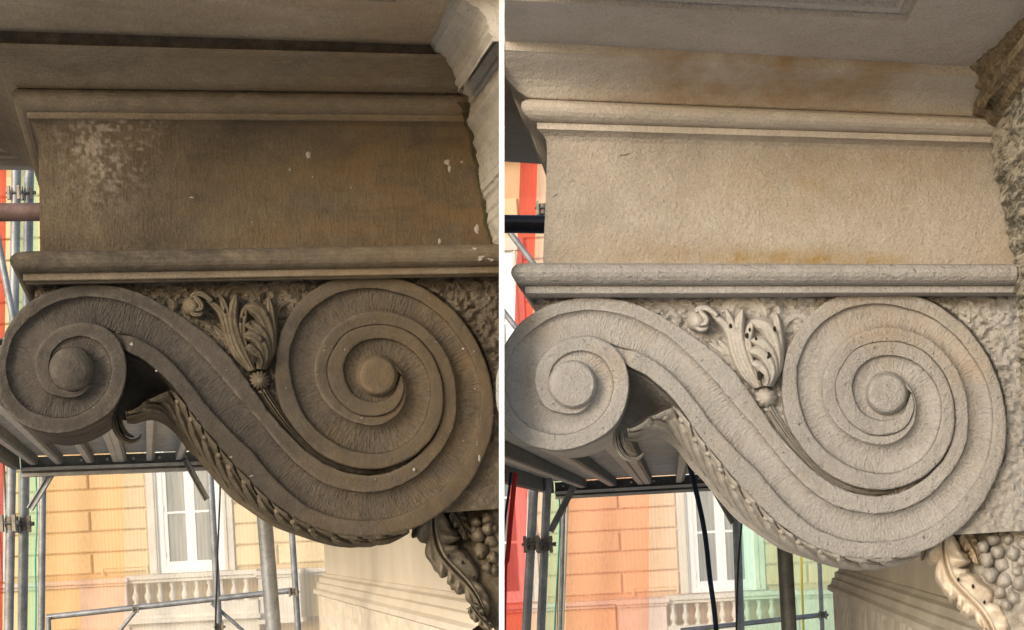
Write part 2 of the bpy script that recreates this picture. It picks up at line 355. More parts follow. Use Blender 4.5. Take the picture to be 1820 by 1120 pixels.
# ================================================================== traced curves of the scroll (left-bay photo pixels)
EYE_L, EYE_R = np.array([127.5, 656.0]), np.array([671.0, 668.0])
L0_VOL = [(783,747),(789,711),(786,677),(777,650),(762,623),(738,598),(707,582),(677,577),(646,580),(616,592),(595,617),(584,644),(584,674),(595,702),(613,723),(637,737),(668,740),(698,730),(714,710),(719,688),(714,665)]
L0 = [(196,612),(212,618),(228,626),(252,638),(279,659),(304,683),(322,708),(349,747),(380,784),(407,817),(440,851),(470,881),(501,906),(531,925),(561,939),(592,949),(622,954),(653,955),(683,952),(713,946),(744,936),(774,919),(804,896),(835,860),(859,817),(873,775),(878,738),(877,703),(870,665),(858,629),(842,597),(820,566),(792,539),(760,516),(729,501),(698,493),(653,490),(608,492),(570,507),(537,531),(516,558),(501,586),(493,617),(489,650),(491,686),(499,718),(514,748),(534,774),(561,801),(592,819),(622,830),(653,834),(683,832),(713,822),(744,804),(767,780)] + L0_VOL
L1 = [(178,584),(196,588),(215,592),(243,601),(273,617),(304,641),(328,667),(346,690),(364,715),(395,750),(425,781),(450,804),(470,829),(501,862),(531,889),(561,907),(592,918),(622,924),(653,925),(683,922),(713,915),(744,901),(774,880),(804,850),(830,812),(846,775),(853,738),(854,705),(850,671),(839,638),(820,606),(796,575),(772,553),(744,535),(713,523),(683,516),(653,513),(622,516),(592,526),(561,545),(537,571),(522,601),(516,632),(517,662),(523,693),(534,723),(552,752),(577,775),(607,793),(637,803),(668,806),(698,800),(728,783),(750,755),(762,723),(765,693),(759,662),(744,635),(722,616),(698,605),(671,602),(643,609),(622,626),(612,647),(613,671),(622,693),(637,707),(659,714),(683,712),(700,700),(708,682)]
U0 = [(161,686),(143,703),(121,707),(94,702),(76,690),(65,665),(62,638),(73,611),(94,589),(121,577),(146,573),(170,576),(193,586),(210,602),(221,626),(225,650),(223,677),(213,708),(194,734),(167,753),(137,765),(106,770),(76,768),(46,758),(19,739),(2,712),(-5,682),(-4,645),(3,610),(16,577),(40,547),(76,524),(121,509),(167,505),(212,510),(258,525),(304,550),(343,576),(380,605),(416,642),(450,692),(479,732),(505,763),(534,793),(561,814),(592,832),(622,842),(653,845),(683,842),(713,830),(744,808),(770,779)] + L0_VOL
U1 = [(156,683),(142,693),(127,696),(105,689),(92,673),(88,656),(89,640),(97,620),(115,605),(140,598),(164,602),(185,618),(196,644),(196,671),(185,699),(164,723),(137,737),(106,742),(76,738),(49,726),(27,705),(14,674),(12,641),(24,601),(49,571),(85,545),(121,532),(161,528),(213,535),(258,553),(298,577),(334,609),(364,638),(395,674),(425,708),(450,737),(479,772),(501,799),(531,829),(561,851),(592,866),(622,874),(653,876),(683,873),(713,863),(744,845),(774,815),(796,785),(808,753),(812,720),(811,690),(806,659),(792,626),(771,598),(744,574),(713,560),(683,554),(653,554),(622,563),(592,583),(571,611),(560,641),(560,674),(570,702),(586,724),(610,742),(640,754),(668,756),(698,745),(718,719),(722,690),(714,662),(698,644),(677,634)]
CL_HEAD = [(90,644),(98,626),(112,617),(128,616),(146,620),(160,634),(166,652),(165,670),(156,688),(143,703),(121,707),(94,702),(76,690),(65,665),(62,638),(73,611),(94,589),(121,577),(146,573),(170,576),(193,585)]
LI = [(224,738),(240,729),(262,716),(285,703),(305,699),(322,713),(349,750),(380,787),(407,820),(440,853),(470,884),(501,909),(531,927),(561,940),(592,950),(622,955),(653,956),(683,952),(728,942)]
LS = [(226,752),(240,753),(267,746),(291,753),(313,771),(334,799),(349,813),(380,850),(410,883),(440,905),(486,935),(546,957),(574,966),(607,972),(637,971),(683,962),(728,947)]
ROOT = np.array([127.5, 656.0])

def zband(p, inner=False):
    """how far the bands stand proud: they wind outwards towards each eye"""
    rl = np.linalg.norm(p - EYE_L, axis=-1); rr = np.linalg.norm(p - EYE_R, axis=-1)
    return 0.013 * sstep(128, 48, rl) * (1 - sstep(88, 97, rl) * 0) + 0.022 * sstep(190, 40, rr)

def build_scroll(B, K, parent):
    st = lambda p: B.Q(p[0], p[1])
    def hand(c):                 # the unsteadiness of a hand-cut line
        return c + np.stack([2.6 * fbm(c[:, 0] / 26, c[:, 1] / 26, 3, 61), 2.6 * fbm(c[:, 0] / 26, c[:, 1] / 26, 3, 91)], -1)
    l0, l1, u0, u1 = hand(curve(L0)), hand(curve(L1)), hand(curve(U0)), hand(curve(U1))
    seed = 3 if B is LB else 9
    def wob(p, a=0.0020): return a * 2 * fbm(p[..., 0] / 38, p[..., 1] / 38, 3, seed)
    def stain(p):
        if B is LB:      # warmer, less sooty stone towards the root of the bracket
            return np.clip(0.75 * sstep(380, 760, p[..., 0]) * (0.75 + 1.1 * fbm(p[..., 0] / 60, p[..., 1] / 60, 3, 5)), 0, 1)
        return np.clip(0.14 + 0.9 * fbm(p[..., 0] / 90, p[..., 1] / 90, 3, 6) - 0.25 * sstep(560, 700, p[..., 1]), 0, 0.4)
    def chips(p):
        """small losses along the arrises"""
        return np.clip(fbm(p[..., 0] / 8, p[..., 1] / 8, 2, seed + 30) - 0.16, 0, 1) * 9
    # band faces
    T = [(0, -0.0050), (0.02, -0.0022), (0.06, -0.0007), (0.14, 0), (0.35, 0), (0.5, 0), (0.65, 0), (0.86, 0), (0.94, -0.0007), (0.98, -0.0022), (1, -0.0050)]
    def band(A, Bc, zoff, tuck=False):
        mb = MB(); ms = match(A, Bc); rows, uv, at = [], [], []
        zb = zband(0.5 * (A + ms))
        if zoff:  zb = zb - 0.005 * sstep(210, 170, np.linalg.norm(A - EYE_R, axis=-1))
        if tuck: zb = zb - 0.012 * sstep(108, 92, np.linalg.norm(A - EYE_L, axis=-1))
        for t, dz in T:
            p = A * (1 - t) + ms * t; z = zb + dz * (1 + chips(p)) + wob(p)
            rows.append(B.Q(p, z)); uv.append(B.M(p) / 100); at.append(stain(p))
        mb.grid(np.array(rows), np.array(uv), np.array(at)); return mb, zb
    mL, zL = band(l0, l1, 0, True)
    def wall(mb, A, z0, depth, steps=4, radial=None):
        base = B.Q(A, z0); rows = [base + B.n * d for d in np.linspace(0, depth, steps)]
        mb.grid(np.array(rows), np.repeat(B.M(A)[None] / 100, steps, 0))
    s = arclen(l0); low = l0[:np.argmin(np.linalg.norm(l0 - np.array([820, 878]), axis=1))]
    wall(mL, l0, zL - 0.005, 0.05)
    wall(mL, low, zL[:len(low)] - 0.005, 0.33, 6)
    root = mL.build('lower_band', M[K + 'face'], parent)
    mU, zU = band(u0, u1, 1)
    wall(mU, u0, zU - 0.005, 0.05)
    mU.build('upper_band', M[K + 'face'], parent)
    # the roll behind the left volute, waisted by grooves
    i0 = np.argmin(np.linalg.norm(u0 - np.array([200, 592]), axis=1)); i1 = np.argmin(np.linalg.norm(u0 - np.array([330, 567]), axis=1))
    A = u0[i0:i1]; ds = np.linspace(0, 0.36, 40); rows = []
    for d in ds:
        k = 0.0 if d < 0.012 else 1.0
        w = 1 - k * (0.028 + 0.030 * math.sin(math.pi * d / 0.36) + 0.022 * (0.5 - 0.5 * math.cos(2 * math.pi * d / 0.072)))
        q = EYE_L + (A - EYE_L) * w
        far = sstep(150, 230, A[:, 0])[:, None] * (A[:, 1] < 620)[:, None]; q = q * (1 - far) + A * far
        rows.append(B.Q(q, zU[i0:i1] - 0.005) + B.n * d)
    MB().grid(np.array(rows)).build('scroll_roll', M[K + 'leaf'] if K == 'l_' else M[K + 'stone'], parent)
    # the chiselled channel
    j0 = np.argmin(np.linalg.norm(u1[:len(u1) // 3] - np.array([89, 640]), axis=1))
    cl = hand(curve(CL_HEAD + [(204, 589)] + L1[2:], 3.0)); uc = curve(U1 + [(660,632),(648,638),(639,649),(635,664),(637,681),(645,695),(659,703),(677,704),(694,697),(702,684)]); uc = hand(uc)[j0:]
    ms = match(uc, cl); w = np.linalg.norm(uc - ms, axis=1)
    zu = zband(uc) - 0.004 - 0.005 * sstep(170, 110, np.linalg.norm(uc - EYE_R, axis=-1)); zc = zband(ms) - 0.004
    prof = [(0, 0), (0.04, 0.28), (0.10, 0.54), (0.18, 0.76), (0.3, 0.94), (0.44, 1.0), (0.58, 0.97), (0.7, 0.88), (0.82, 0.76), (0.9, 0.62), (0.95, 0.46), (0.985, 0.2), (1, 0)]
    rows, uv, at = [], [], []; sl = arclen(uc)
    # denser cross rows so that the chisel strokes can be real relief
    tt = np.unique(np.concatenate([np.array([p[0] for p in prof]), np.linspace(0.16, 0.84, 14)]))
    pv = np.interp(tt, [p[0] for p in prof], [p[1] for p in prof]); dep = 0.0112 * np.clip(w / 38, 0.25, 1.15)
    for t, h in zip(tt, pv):
        p = uc * (1 - t) + ms * t
        stroke = fbm(sl / 7.0, np.full_like(sl, t * 3.0), 2, seed + 50) * 0.0012 * (h > 0.6)
        z = zu * (1 - t) + zc * t - dep * h + stroke + wob(p)
        rows.append(B.Q(p, z)); uv.append(np.stack([sl / 100 * (1.0 if K == 'd_' else 1.03), t * w / 100], -1)); at.append(stain(p))
    MB().grid(np.array(rows), np.array(uv), np.array(at)).build('channel', M[K + 'chan'], parent)
    # eyes
    def eye(c, prof, name):
        th = np.linspace(0, 2 * math.pi, 56, endpoint=False); rows, uv = [], []
        for r, z in prof:
            rr = r * (1 + 0.012 * fbm(np.cos(th) * 2 + 5, np.sin(th) * 2 + 5, 2, seed))
            p = c + np.stack([np.cos(th) * rr, np.sin(th) * rr], -1); rows.append(B.Q(p, z + wob(p, 0.0015))); uv.append(B.M(p) / 100)
        MB().grid(np.array(rows), np.array(uv), None if B is RB else np.full((len(rows), 56), 0.75 if c[0] > 400 else 0), close=True).build(name, M[K + 'face'], parent)
    dome = [(41, -0.02), (41, 0.000), (40.4, 0.010), (39, 0.017), (35, 0.025), (29, 0.031), (21, 0.0352), (12, 0.0372), (5, 0.0378), (0.3, 0.038)]
    if B is RB: dome = [(43, -0.02), (42.5, 0.004), (41.5, 0.015), (40, 0.022), (36.5, 0.027), (30, 0.029), (20, 0.030), (10, 0.0303), (0.3, 0.0303)]
    eye(EYE_L, [(60, -0.03), (56, -0.008), (46, -0.006)] + dome[1:], 'volute_eye')
    eye(EYE_R, [(62, -0.03), (58, -0.006), (46, -0.002), (40, 0.004), (38, 0.010), (35, 0.021), (32.5, 0.029), (30.5, 0.0325), (28, 0.034), (20, 0.0345), (10, 0.0348), (0.3, 0.035)], 'volute_eye')
    th = np.linspace(0, 2 * math.pi, 48, endpoint=False); cs = np.stack([np.cos(th), np.sin(th)], -1) * (1 + 0.30 * np.exp(-((th - math.radians(302)) / 0.42) ** 2))[:, None]
    MB().grid(np.array([B.Q(EYE_L + cs * r, np.full(48, z)) for r, z in ((88, -0.30), (88, -0.03), (60, -0.028), (0.5, -0.028))]), close=True).build('volute_core', M[K + 'stone'], parent)
    # hollow behind the curve of the scroll
    top = curve([(204,606),(226,622),(252,633),(279,652),(304,676),(324,700),(345,735)], 3); n = len(top)
    bot = resample(curve([(196,722),(205,740),(224,748),(250,738),(275,728),(300,722),(330,740)], 3), n=n)
    rows = []
    for t in np.linspace(0, 1, 9):
        rows.append(B.Q(top * (1 - t) + bot * t, -0.03 - 0.14 * math.sin(t * math.pi * 0.55)))
    MB().grid(np.array(rows)).build('hollow', M[K + 'stone'], parent)
    # acanthus leaf wrapping the underside
    li = resample(curve(LI, 2), n=260); ls = resample(curve(LS, 2), n=260); sl = arclen(li)
    ph = sl / 44.0 * 2 * math.pi
    saw = (ph / (2 * math.pi)) % 1.0
    lob = np.where(saw < 0.8, np.sqrt(np.clip(1 - ((saw - 0.4) / 0.4) ** 2, 0, 1)), 0)     # separate leaflets
    ks = np.concatenate([np.linspace(0, 0.5, 14), np.linspace(0.55, 1.0, 12), np.array([1.02, 1.0, 0.9])])
    rows, uv = [], []
    nrm = ls - li; nrm /= np.linalg.norm(nrm, axis=1)[:, None] + 1e-9
    for i, k in enumerate(ks):
        kk = min(k, 1.0)
        edge = (1 - sstep(0.0, 0.55, kk)) 
        shear = np.interp((saw - kk * 85 / 44.0) % 1.0, [0, 0.06, 0.3, 0.6, 0.9, 1.0], [0, 0.55, 0.95, 1.0, 0.8, 0])                      # leaflets sweep along the stem
        vein = ((sl - kk * 85) / 44.0) % 1.0
        outp = (-5.0 if i == 0 else 0.5) + 3.0 * shear * edge - 2.5 * (1 - shear) * edge + 1.0 * np.sin(sl / 13.0) * sstep(0.7, 1, kk) * (1 - sstep(0.85, 1, kk)) + 1.1 * math.sin(kk * 21) * sstep(0.45, 0.7, kk) * (kk < 0.97)
        p = li * (1 - k) + ls * k + nrm * outp[:, None] * (0.55 if kk > 0.9 else 1)
        z = -0.012 - 0.13 * kk + 0.018 * shear * edge - 0.020 * (1 - shear) * edge * sstep(0.02, 0.2, kk) 
        if i >= len(ks) - 2: z = z - 0.10 * (i - len(ks) + 3)
        rows.append(B.Q(p, z)); uv.append(B.M(p) / 100)
    MB().grid(np.array(rows), np.array(uv)).build('underside_leaf', M[K + 'leaf'], parent, sharp=50)
    def on(sv, k):
        return np.array([np.interp(sv, sl, (li * (1 - k) + ls * k)[:, c]) for c in range(2)])
    for q_, sv in enumerate(np.arange(34, sl[-1] - 60, 37)):
        e = random.uniform(-4, 4); mb = MB(); pth = [on(sv + 66 + e, 0.80), on(sv + 42 + e, 0.56), on(sv + 20 + e, 0.32), on(sv + 4 + e, 0.15), on(sv - 5 + e, 0.06 + random.uniform(-.03, .05))]
        lobe(mb, B, pth, [5, 15, 25, 27, 19], -0.045, 0.030, 0.20, 1, [-0.085, -0.060, -0.030, -0.004, 0.006])
        ball(mb, B, on(sv + 1 + e, 0.12 + random.uniform(-.03, .04)), random.uniform(6.5, 9), -0.026, 0.022, n=6, m=14, sq=0.9, rnd=0.3)
        mb.build('leaflet', M[K + 'leaf'], parent, sharp=50)
    fill = [B.Q(li - nrm * 7, -0.035), B.Q(li + nrm * 1.0, -0.06), B.Q(li * 0.5 + ls * 0.5, -0.11), B.Q(li * 0.15 + ls * 0.85, -0.17), B.Q(li * 0.5 + ls * 0.5, -0.36)]
    MB().grid(np.array(fill)).build('leaf_backing', M[K + 'stone'], parent)
    mb = MB()
    lobe(mb, B, [(203,738),(207,762),(218,779),(233,785),(246,780),(252,771)], [9, 15, 14, 11, 7, 3], -0.10, 0.05, 0.25, 3)
    lobe(mb, B, [(212,735),(216,757),(226,772),(240,777)], [6, 9, 8, 4], -0.085, 0.03, 0.3, 2)
    mb.build('curled_tip', M[K + 'leaf'], parent)

def lobe(mb, B, path, widths, z0, h, groove=0.3, ribs=1, lift=None, taper=True):
    """one carved finger of a leaf: a swelling strip along a path with veins cut into it"""
    c = curve(path, 2.0, 1); s = arclen(c) / arclen(c)[-1]
    w = np.interp(s, np.linspace(0, 1, len(widths)), widths)
    if taper: w = w * np.sqrt(np.clip((1.0 - s) / 0.12, 0.02, 1)) 
    t = np.gradient(c, axis=0); t /= np.linalg.norm(t, axis=1)[:, None] + 1e-9; nn = np.stack([-t[:, 1], t[:, 0]], -1)
    lf = np.zeros_like(s) if lift is None else np.interp(s, np.linspace(0, 1, len(lift)), lift)
    xs = np.linspace(-1, 1, 8 * ribs + 7); rows, uv = [], []
    for x in xs:
        prof = (1 - abs(x) ** 2.6) * (1 - groove * (0.5 + 0.5 * math.cos(x * math.pi * (ribs + (1 if ribs % 2 else 0)))) * (abs(x) < 0.9))
        p = c + nn * (x * w / 2)[:, None]
        z = z0 + lf + h * prof * (0.55 + 0.45 * np.clip(w / max(widths), 0, 1)) - (0.02 if abs(x) == 1 else 0)
        rows.append(B.Q(p, z)); uv.append(B.M(p) / 100)
    mb.grid(np.array(rows), np.array(uv))

def ball(mb, B, c, r, z0, hz, ribs=0, n=12, m=18, sq=1.0, rnd=0):
    th = np.linspace(0, 2 * math.pi, m, endpoint=False); rows = []
    for a in np.linspace(0, math.pi / 2, n):
        rr = r * math.cos(a) * (1 + (0.07 * np.cos(th * ribs) if ribs else 0) * math.cos(a) + rnd * (vnoise(np.cos(th) * 1.7 + c[0], np.sin(th) * 1.7 + c[1] + a) - .5))
        p = np.asarray(c) + np.stack([np.cos(th) * rr, np.sin(th) * rr * sq], -1)
        rows.append(B.Q(p, z0 + hz * math.sin(a)))
    back = [B.Q(np.asarray(c) + np.stack([np.cos(th) * r * .75, np.sin(th) * r * sq * .75], -1), z0 - hz * 0.6)]
    mb.grid(np.array(back + rows), close=True)

def leaf_sheet(B, mat, root, path, wl, wr, nl, nr, z0, h, curl=0.02, ph=0.2, name='leaf', lift=None):
    """a broad acanthus leaf: scalloped outline, veins fanning from the midrib to every lobe"""
    c = curve(path, 1.6, 1); q = arclen(c) / arclen(c)[-1]
    t = np.gradient(c, axis=0); t /= np.linalg.norm(t, axis=1)[:, None] + 1e-9; nn = np.stack([-t[:, 1], t[:, 0]], -1)
    out, uv = [], []
    tipf = np.sqrt(np.clip((1 - q) / 0.1, 0.0, 1))
    for x in np.linspace(-1, 1, 45):
        ax = abs(x); nlob = nr if x < 0 else nl
        W = np.interp(q, np.linspace(0, 1, len(wr if x < 0 else wl)), wr if x < 0 else wl)
        phase = ((q + 0.035 * np.sin(11 * q + 3 * (x < 0))) * nlob - 0.30 * ax + ph) % 1.0                          # lobes sweep towards the tip
        lob_ = np.interp(phase, [0, 0.1, 0.35, 0.7, 0.93, 1.0], [0, 0.55, 0.9, 1.0, 0.75, 0])
        w_ = W * tipf * (1 - (0.46 * (1 - lob_) + 0.10 * (0.5 + 0.5 * np.cos(phase * 6 * math.pi))) * ax)
        p = c + nn * (x * w_)[:, None]
        vein = np.abs(phase - 0.5) * 2
        z = z0 + (0 if lift is None else np.interp(q, np.linspace(0, 1, len(lift)), lift)) + h * (1 - ax ** 2.2) + 0.010 * lob_ * sstep(0.25, 0.9, ax) - 0.006 * np.cos(phase * 4 * math.pi) * sstep(0.15, 0.5, ax) * (1 - sstep(0.9, 1, ax)) - 0.010 * math.exp(-(x / 0.05) ** 2) + 0.006 * math.exp(-((ax - 0.12) / 0.05) ** 2) - curl * sstep(0.72, 1.0, ax)
        if ax > 0.985: z = z - 0.03
        out.append(B.Q(p, z)); uv.append(B.M(p) / 100)
    return MB().grid(np.array(out), np.array(uv)).build(name, mat, root, sharp=55)

def build_panel_leaf(B, K, parent):
    # the pecked ground behind the scroll
    top = [(110,503),(889,486)]; bx = [62,110,200,300,380,440,500,600,740,788,889]; by = [548,560,570,615,700,765,845,905,906,911,904]
    xe = 889 if B is LB else 928
    n, m = 280, 150; x = np.linspace(62, xe, n); yt = np.interp(x, [62, 889], [503, 484]); yb = np.interp(x, bx, by)
    t = np.linspace(0, 1, m)[:, None]; X = np.repeat(x[None], m, 0); Y = yt[None] * (1 - t) + yb[None] * t
    calm = sstep(620, 760, X) * sstep(700, 830, Y) * (0.6 if K == 'd_' else 0.35)
    amp = (0.030 if K == 'd_' else 0.026) * (1 - calm)
    nz = fbm(X / 11, Y / 11, 4, 21) + 0.5 * np.abs(fbm(X / 22, Y / 17, 3, 5))
    p = np.stack([X, Y], -1); z = -0.026 + amp * nz
    mid = resample(0.5 * (resample(curve(U1[27:70]), n=400) + match(resample(curve(U1[27:70]), n=400), curve(L1[0:]))), n=400)
    dist = np.min(np.stack([np.hypot(X - a, Y - b) for a, b in mid[::3]]), 0); z = z - 0.035 * sstep(46, 34, dist)
    st = np.clip(1.6 * (fbm(X / 14, Y / 14, 3, 77) - 0.12), 0, 1) * sstep(780, 850, X) * (K == 'd_')
    mb = MB().grid(B.Q(p, z), B.M(p) / 100, st)
    bl = np.stack([x, yb], -1)[-160:]; base = B.Q(bl, -0.026 + (amp * nz)[-1][-160:]); mb.grid(np.array([base, base + B.n * 0.30]))
    mb.build('pecked_panel', M[K + 'rough'], parent)
    sc = 1.0
    mb = MB(); zb = -0.030
    gr = 0.17 if K == 'd_' else 0.13
    L = lambda pts, w, z, h, ribs=1, lift=None: lobe(mb, B, pts, [a * 1.22 for a in w], z, h, gr, ribs, lift)
    L([(398,552),(398,528),(406,511),(420,505),(438,508),(452,520),(462,540)], [30, 30, 32, 34, 32, 30, 30], zb - 0.002, 0.014, 3)
    L([(474,650),(486,600),(489,562),(498,543),(516,536)], [10, 14, 16, 16, 10], zb - 0.004, 0.016, 1)
    L([(412,628),(396,606),(380,592),(363,583)], [10, 14, 14, 8], zb - 0.004, 0.014)
    L([(414,626),(400,604),(388,588),(377,577)], [10, 14, 14, 8], zb - 0.002, 0.014)
    L([(420,642),(404,622),(392,612)], [10, 12, 7], zb - 0.004, 0.012)
    lf = [0, 0.006, 0.010, 0.014, 0.018]
    lobe(mb, B, [(456,662),(448,630),(442,590),(438,560),(437,540)], [16, 58, 86, 92, 86], zb - 0.004, 0.026, 0.0, 2)
    L([(444,658),(424,634),(408,600),(398,566),(388,549),(366,532)], [10, 18, 18, 16, 15, 12], zb + 0.002, 0.022, 1, lf)
    L([(446,658),(420,618),(407,575),(401,548),(391,523)], [10, 16, 17, 15, 12], zb + 0.010, 0.020, 1, lf)
    L([(449,658),(427,615),(415,575),(415,548),(420,524)], [10, 20, 22, 19, 14], zb + 0.014, 0.021, 1, lf)
    L([(452,658),(436,620),(431,585),(434,556),(440,541)], [8, 15, 18, 17, 12], zb + 0.011, 0.020, 1, lf)
    L([(470,656),(482,622),(484,585),(481,552),(478,529)], [9, 15, 18, 17, 12], zb + 0.010, 0.022, 1, lf)
    L([(468,656),(480,622),(476,585),(463,556),(435,543)], [9, 19, 26, 27, 18], zb + 0.018, 0.022, 2, lf)
    L([(467,656),(476,628),(469,600),(456,583),(435,577)], [9, 17, 22, 22, 15], zb + 0.024, 0.021, 1, lf)
    L([(465,656),(472,632),(463,609),(450,598),(432,597)], [9, 17, 23, 22, 15], zb + 0.029, 0.022, 1, lf)
    L([(461,656),(463,642),(457,629),(448,620),(436,617)], [9, 14, 18, 16, 11], zb + 0.033, 0.020, 1, lf)
    lf_o = mb.build('acanthus_leaf', M[K + 'leaf'], parent, sharp=50)
    for (cx, cy, r) in [(400,553,3.2),(428,569,3.6),(452,637,6.0),(466,604,4.2),(476,557,3.2),(433,559,2.4),(444,574,2.2)]:
        mb = MB(); ball(mb, B, (cx, cy), r, zb + 0.058, 0.0035, n=4, m=9, sq=1.5, rnd=0.5); mb.build('drill_hole', M['hole'], lf_o)
    mt = M[K + 'leaf']; up = [0.0, 0.008, 0.012, 0.014, 0.020]
    # curled bud
    mb = MB()
    ball(mb, B, (343, 545), 19, zb - 0.002, 0.050, n=12, m=32, rnd=0.06)
    g2 = [(374,532),(362,524),(346,521),(333,527),(327,541),(330,556),(342,564),(356,562)]
    lobe(mb, B, [(376,535),(366,527),(356,523),(346,524),(338,530)], [13, 14, 15, 14, 9], zb + 0.022, 0.020, gr, 1)
    lobe(mb, B, [(346,527),(352,534),(358,541),(356,549),(347,551)], [9, 13, 13, 11, 7], zb + 0.034, 0.018, gr, 1)
    lobe(mb, B, [(338,552),(346,559),(356,558),(361,552)], [9, 12, 11, 6], zb + 0.026, 0.016, gr, 1)
    mb.build('curled_bud', M[K + 'leaf'], lf_o, sharp=50)
    mb = MB(); ball(mb, B, (462, 676), 20, zb, 0.036, ribs=14 if K == 'd_' else 9, n=12, m=84, sq=0.93)
    mb.build('calyx', M[K + 'leaf'], lf_o)
    mb = MB(); ball(mb, B, (467, 697), 11, zb, 0.022, n=6, m=20, sq=0.5)
    lobe(mb, B, [(466,692),(474,706),(489,728),(510,756),(535,783),(561,808),(592,826),(622,836),(653,840),(683,837)], [20, 19, 17, 15, 14, 12.5, 11, 9.5, 8, 5], zb + 0.004, 0.022, 0.5, 3, taper=False)
    mb.build('stem', M[K + 'leaf'], lf_o, sharp=50)

def build_mouldings(B, K, parent, rowsets, xr_out, depth):
    """each row: left px, left y, right px, right y, z, stain and painted quirk shade"""
    for name, mat, rows, cols in rowsets:
        rows = np.array(rows, float)
        d = np.concatenate([[0], np.cumsum(np.hypot(np.diff(rows[:, 1]), np.diff(rows[:, 4]) * 900))])
        n = max(8, int(d[-1] / 2.2)); t = np.linspace(0, d[-1], n)
        t = np.unique(np.concatenate([t, d]))
        R = np.stack([np.interp(t, d, rows[:, k]) for k in range(rows.shape[1])], -1)
        u = np.linspace(0, 1, cols)
        X = R[:, 0:1] * (1 - u) + R[:, 2:3] * u; Y = R[:, 1:2] * (1 - u) + R[:, 3:4] * u
        wave = 0.9 * fbm(X / 130, np.full_like(X, 3.3), 3, 8)
        edge = fbm(X / 10, Y / 10, 3, 14)
        Z = R[:, 4:5] + 0.0018 * fbm(X / 26, Y / 26, 4, 2) + 0.0016 * np.clip(edge - 0.15, 0, 1)
        st = R[:, 5:6] * np.ones_like(X)
        st = STAIN[K + name](X, Y, st) if K + name in STAIN else st
        mb = MB().grid(B.P(X, Y + wave * 0.5, Z), np.stack([X, Y], -1) / 100, np.clip(st, 0, 1))
        end = B.P(X[:, 0], Y[:, 0] + wave[:, 0] * 0.5, Z[:, 0])
        mb.grid(np.array([end, end + B.n * depth * 0.3, end + B.n * depth]), np.repeat(np.stack([X[:, 0], Y[:, 0]], -1)[None] / 100, 3, 0), np.repeat(st[:, 0][None], 3, 0))
        mb.build(name, mat, parent, sharp=32)
STAIN = {}
def blob(X, Y, cx, cy, rx, ry): return np.exp(-((X - cx) / rx) ** 2 - ((Y - cy) / ry) ** 2)
# salts and lost soot at the left of the sooty block, ochre run-off on the clean one
STAIN['d_block'] = lambda X, Y, s: np.clip((1.35 * blob(X, Y, 185, 262, 70, 62) + 0.5 * blob(X, Y, 215, 225, 90, 20) + 0.25 * blob(X, Y, 170, 350, 60, 40)) * np.clip(0.25 + 3.0 * fbm(X / 7, Y / 7, 3, 41) + 1.2 * fbm(X / 40, Y / 40, 2, 4), 0, 1), 0, 0.85)
STAIN['l_block'] = lambda X, Y, s: 1.05 * np.clip(blob(X, Y, 1330, 468, 60, 26) + 0.75 * blob(X, Y, 1460, 462, 120, 20) + 0.7 * blob(X, Y, 1550, 466, 70, 12) + 0.45 * blob(X, Y, 1140, 450, 130, 28) + 0.45 * blob(X, Y, 1430, 330, 170, 60) + 0.4 * blob(X, Y, 1780, 440, 40, 60) + 0.3 * blob(X, Y, 1620, 285, 140, 40), 0, 1) * np.clip(0.72 + 1.4 * fbm(X / 45, Y / 30, 4, 12), 0, 1.2)
STAIN['l_cove_moulding'] = lambda X, Y, s: np.clip(0.80 * sstep(950, 1250, X) * (1 - sstep(1560, 1640, X + (Y - 160) * 0.7)) * (0.8 + 1.5 * fbm(X / 70, Y / 40, 3, 31)) * (1 - 0.4 * sstep(160, 205, Y)), 0, 1)
STAIN['d_lower_moulding'] = lambda X, Y, s: s * (1 - 0.55 * sstep(300, 800, X))

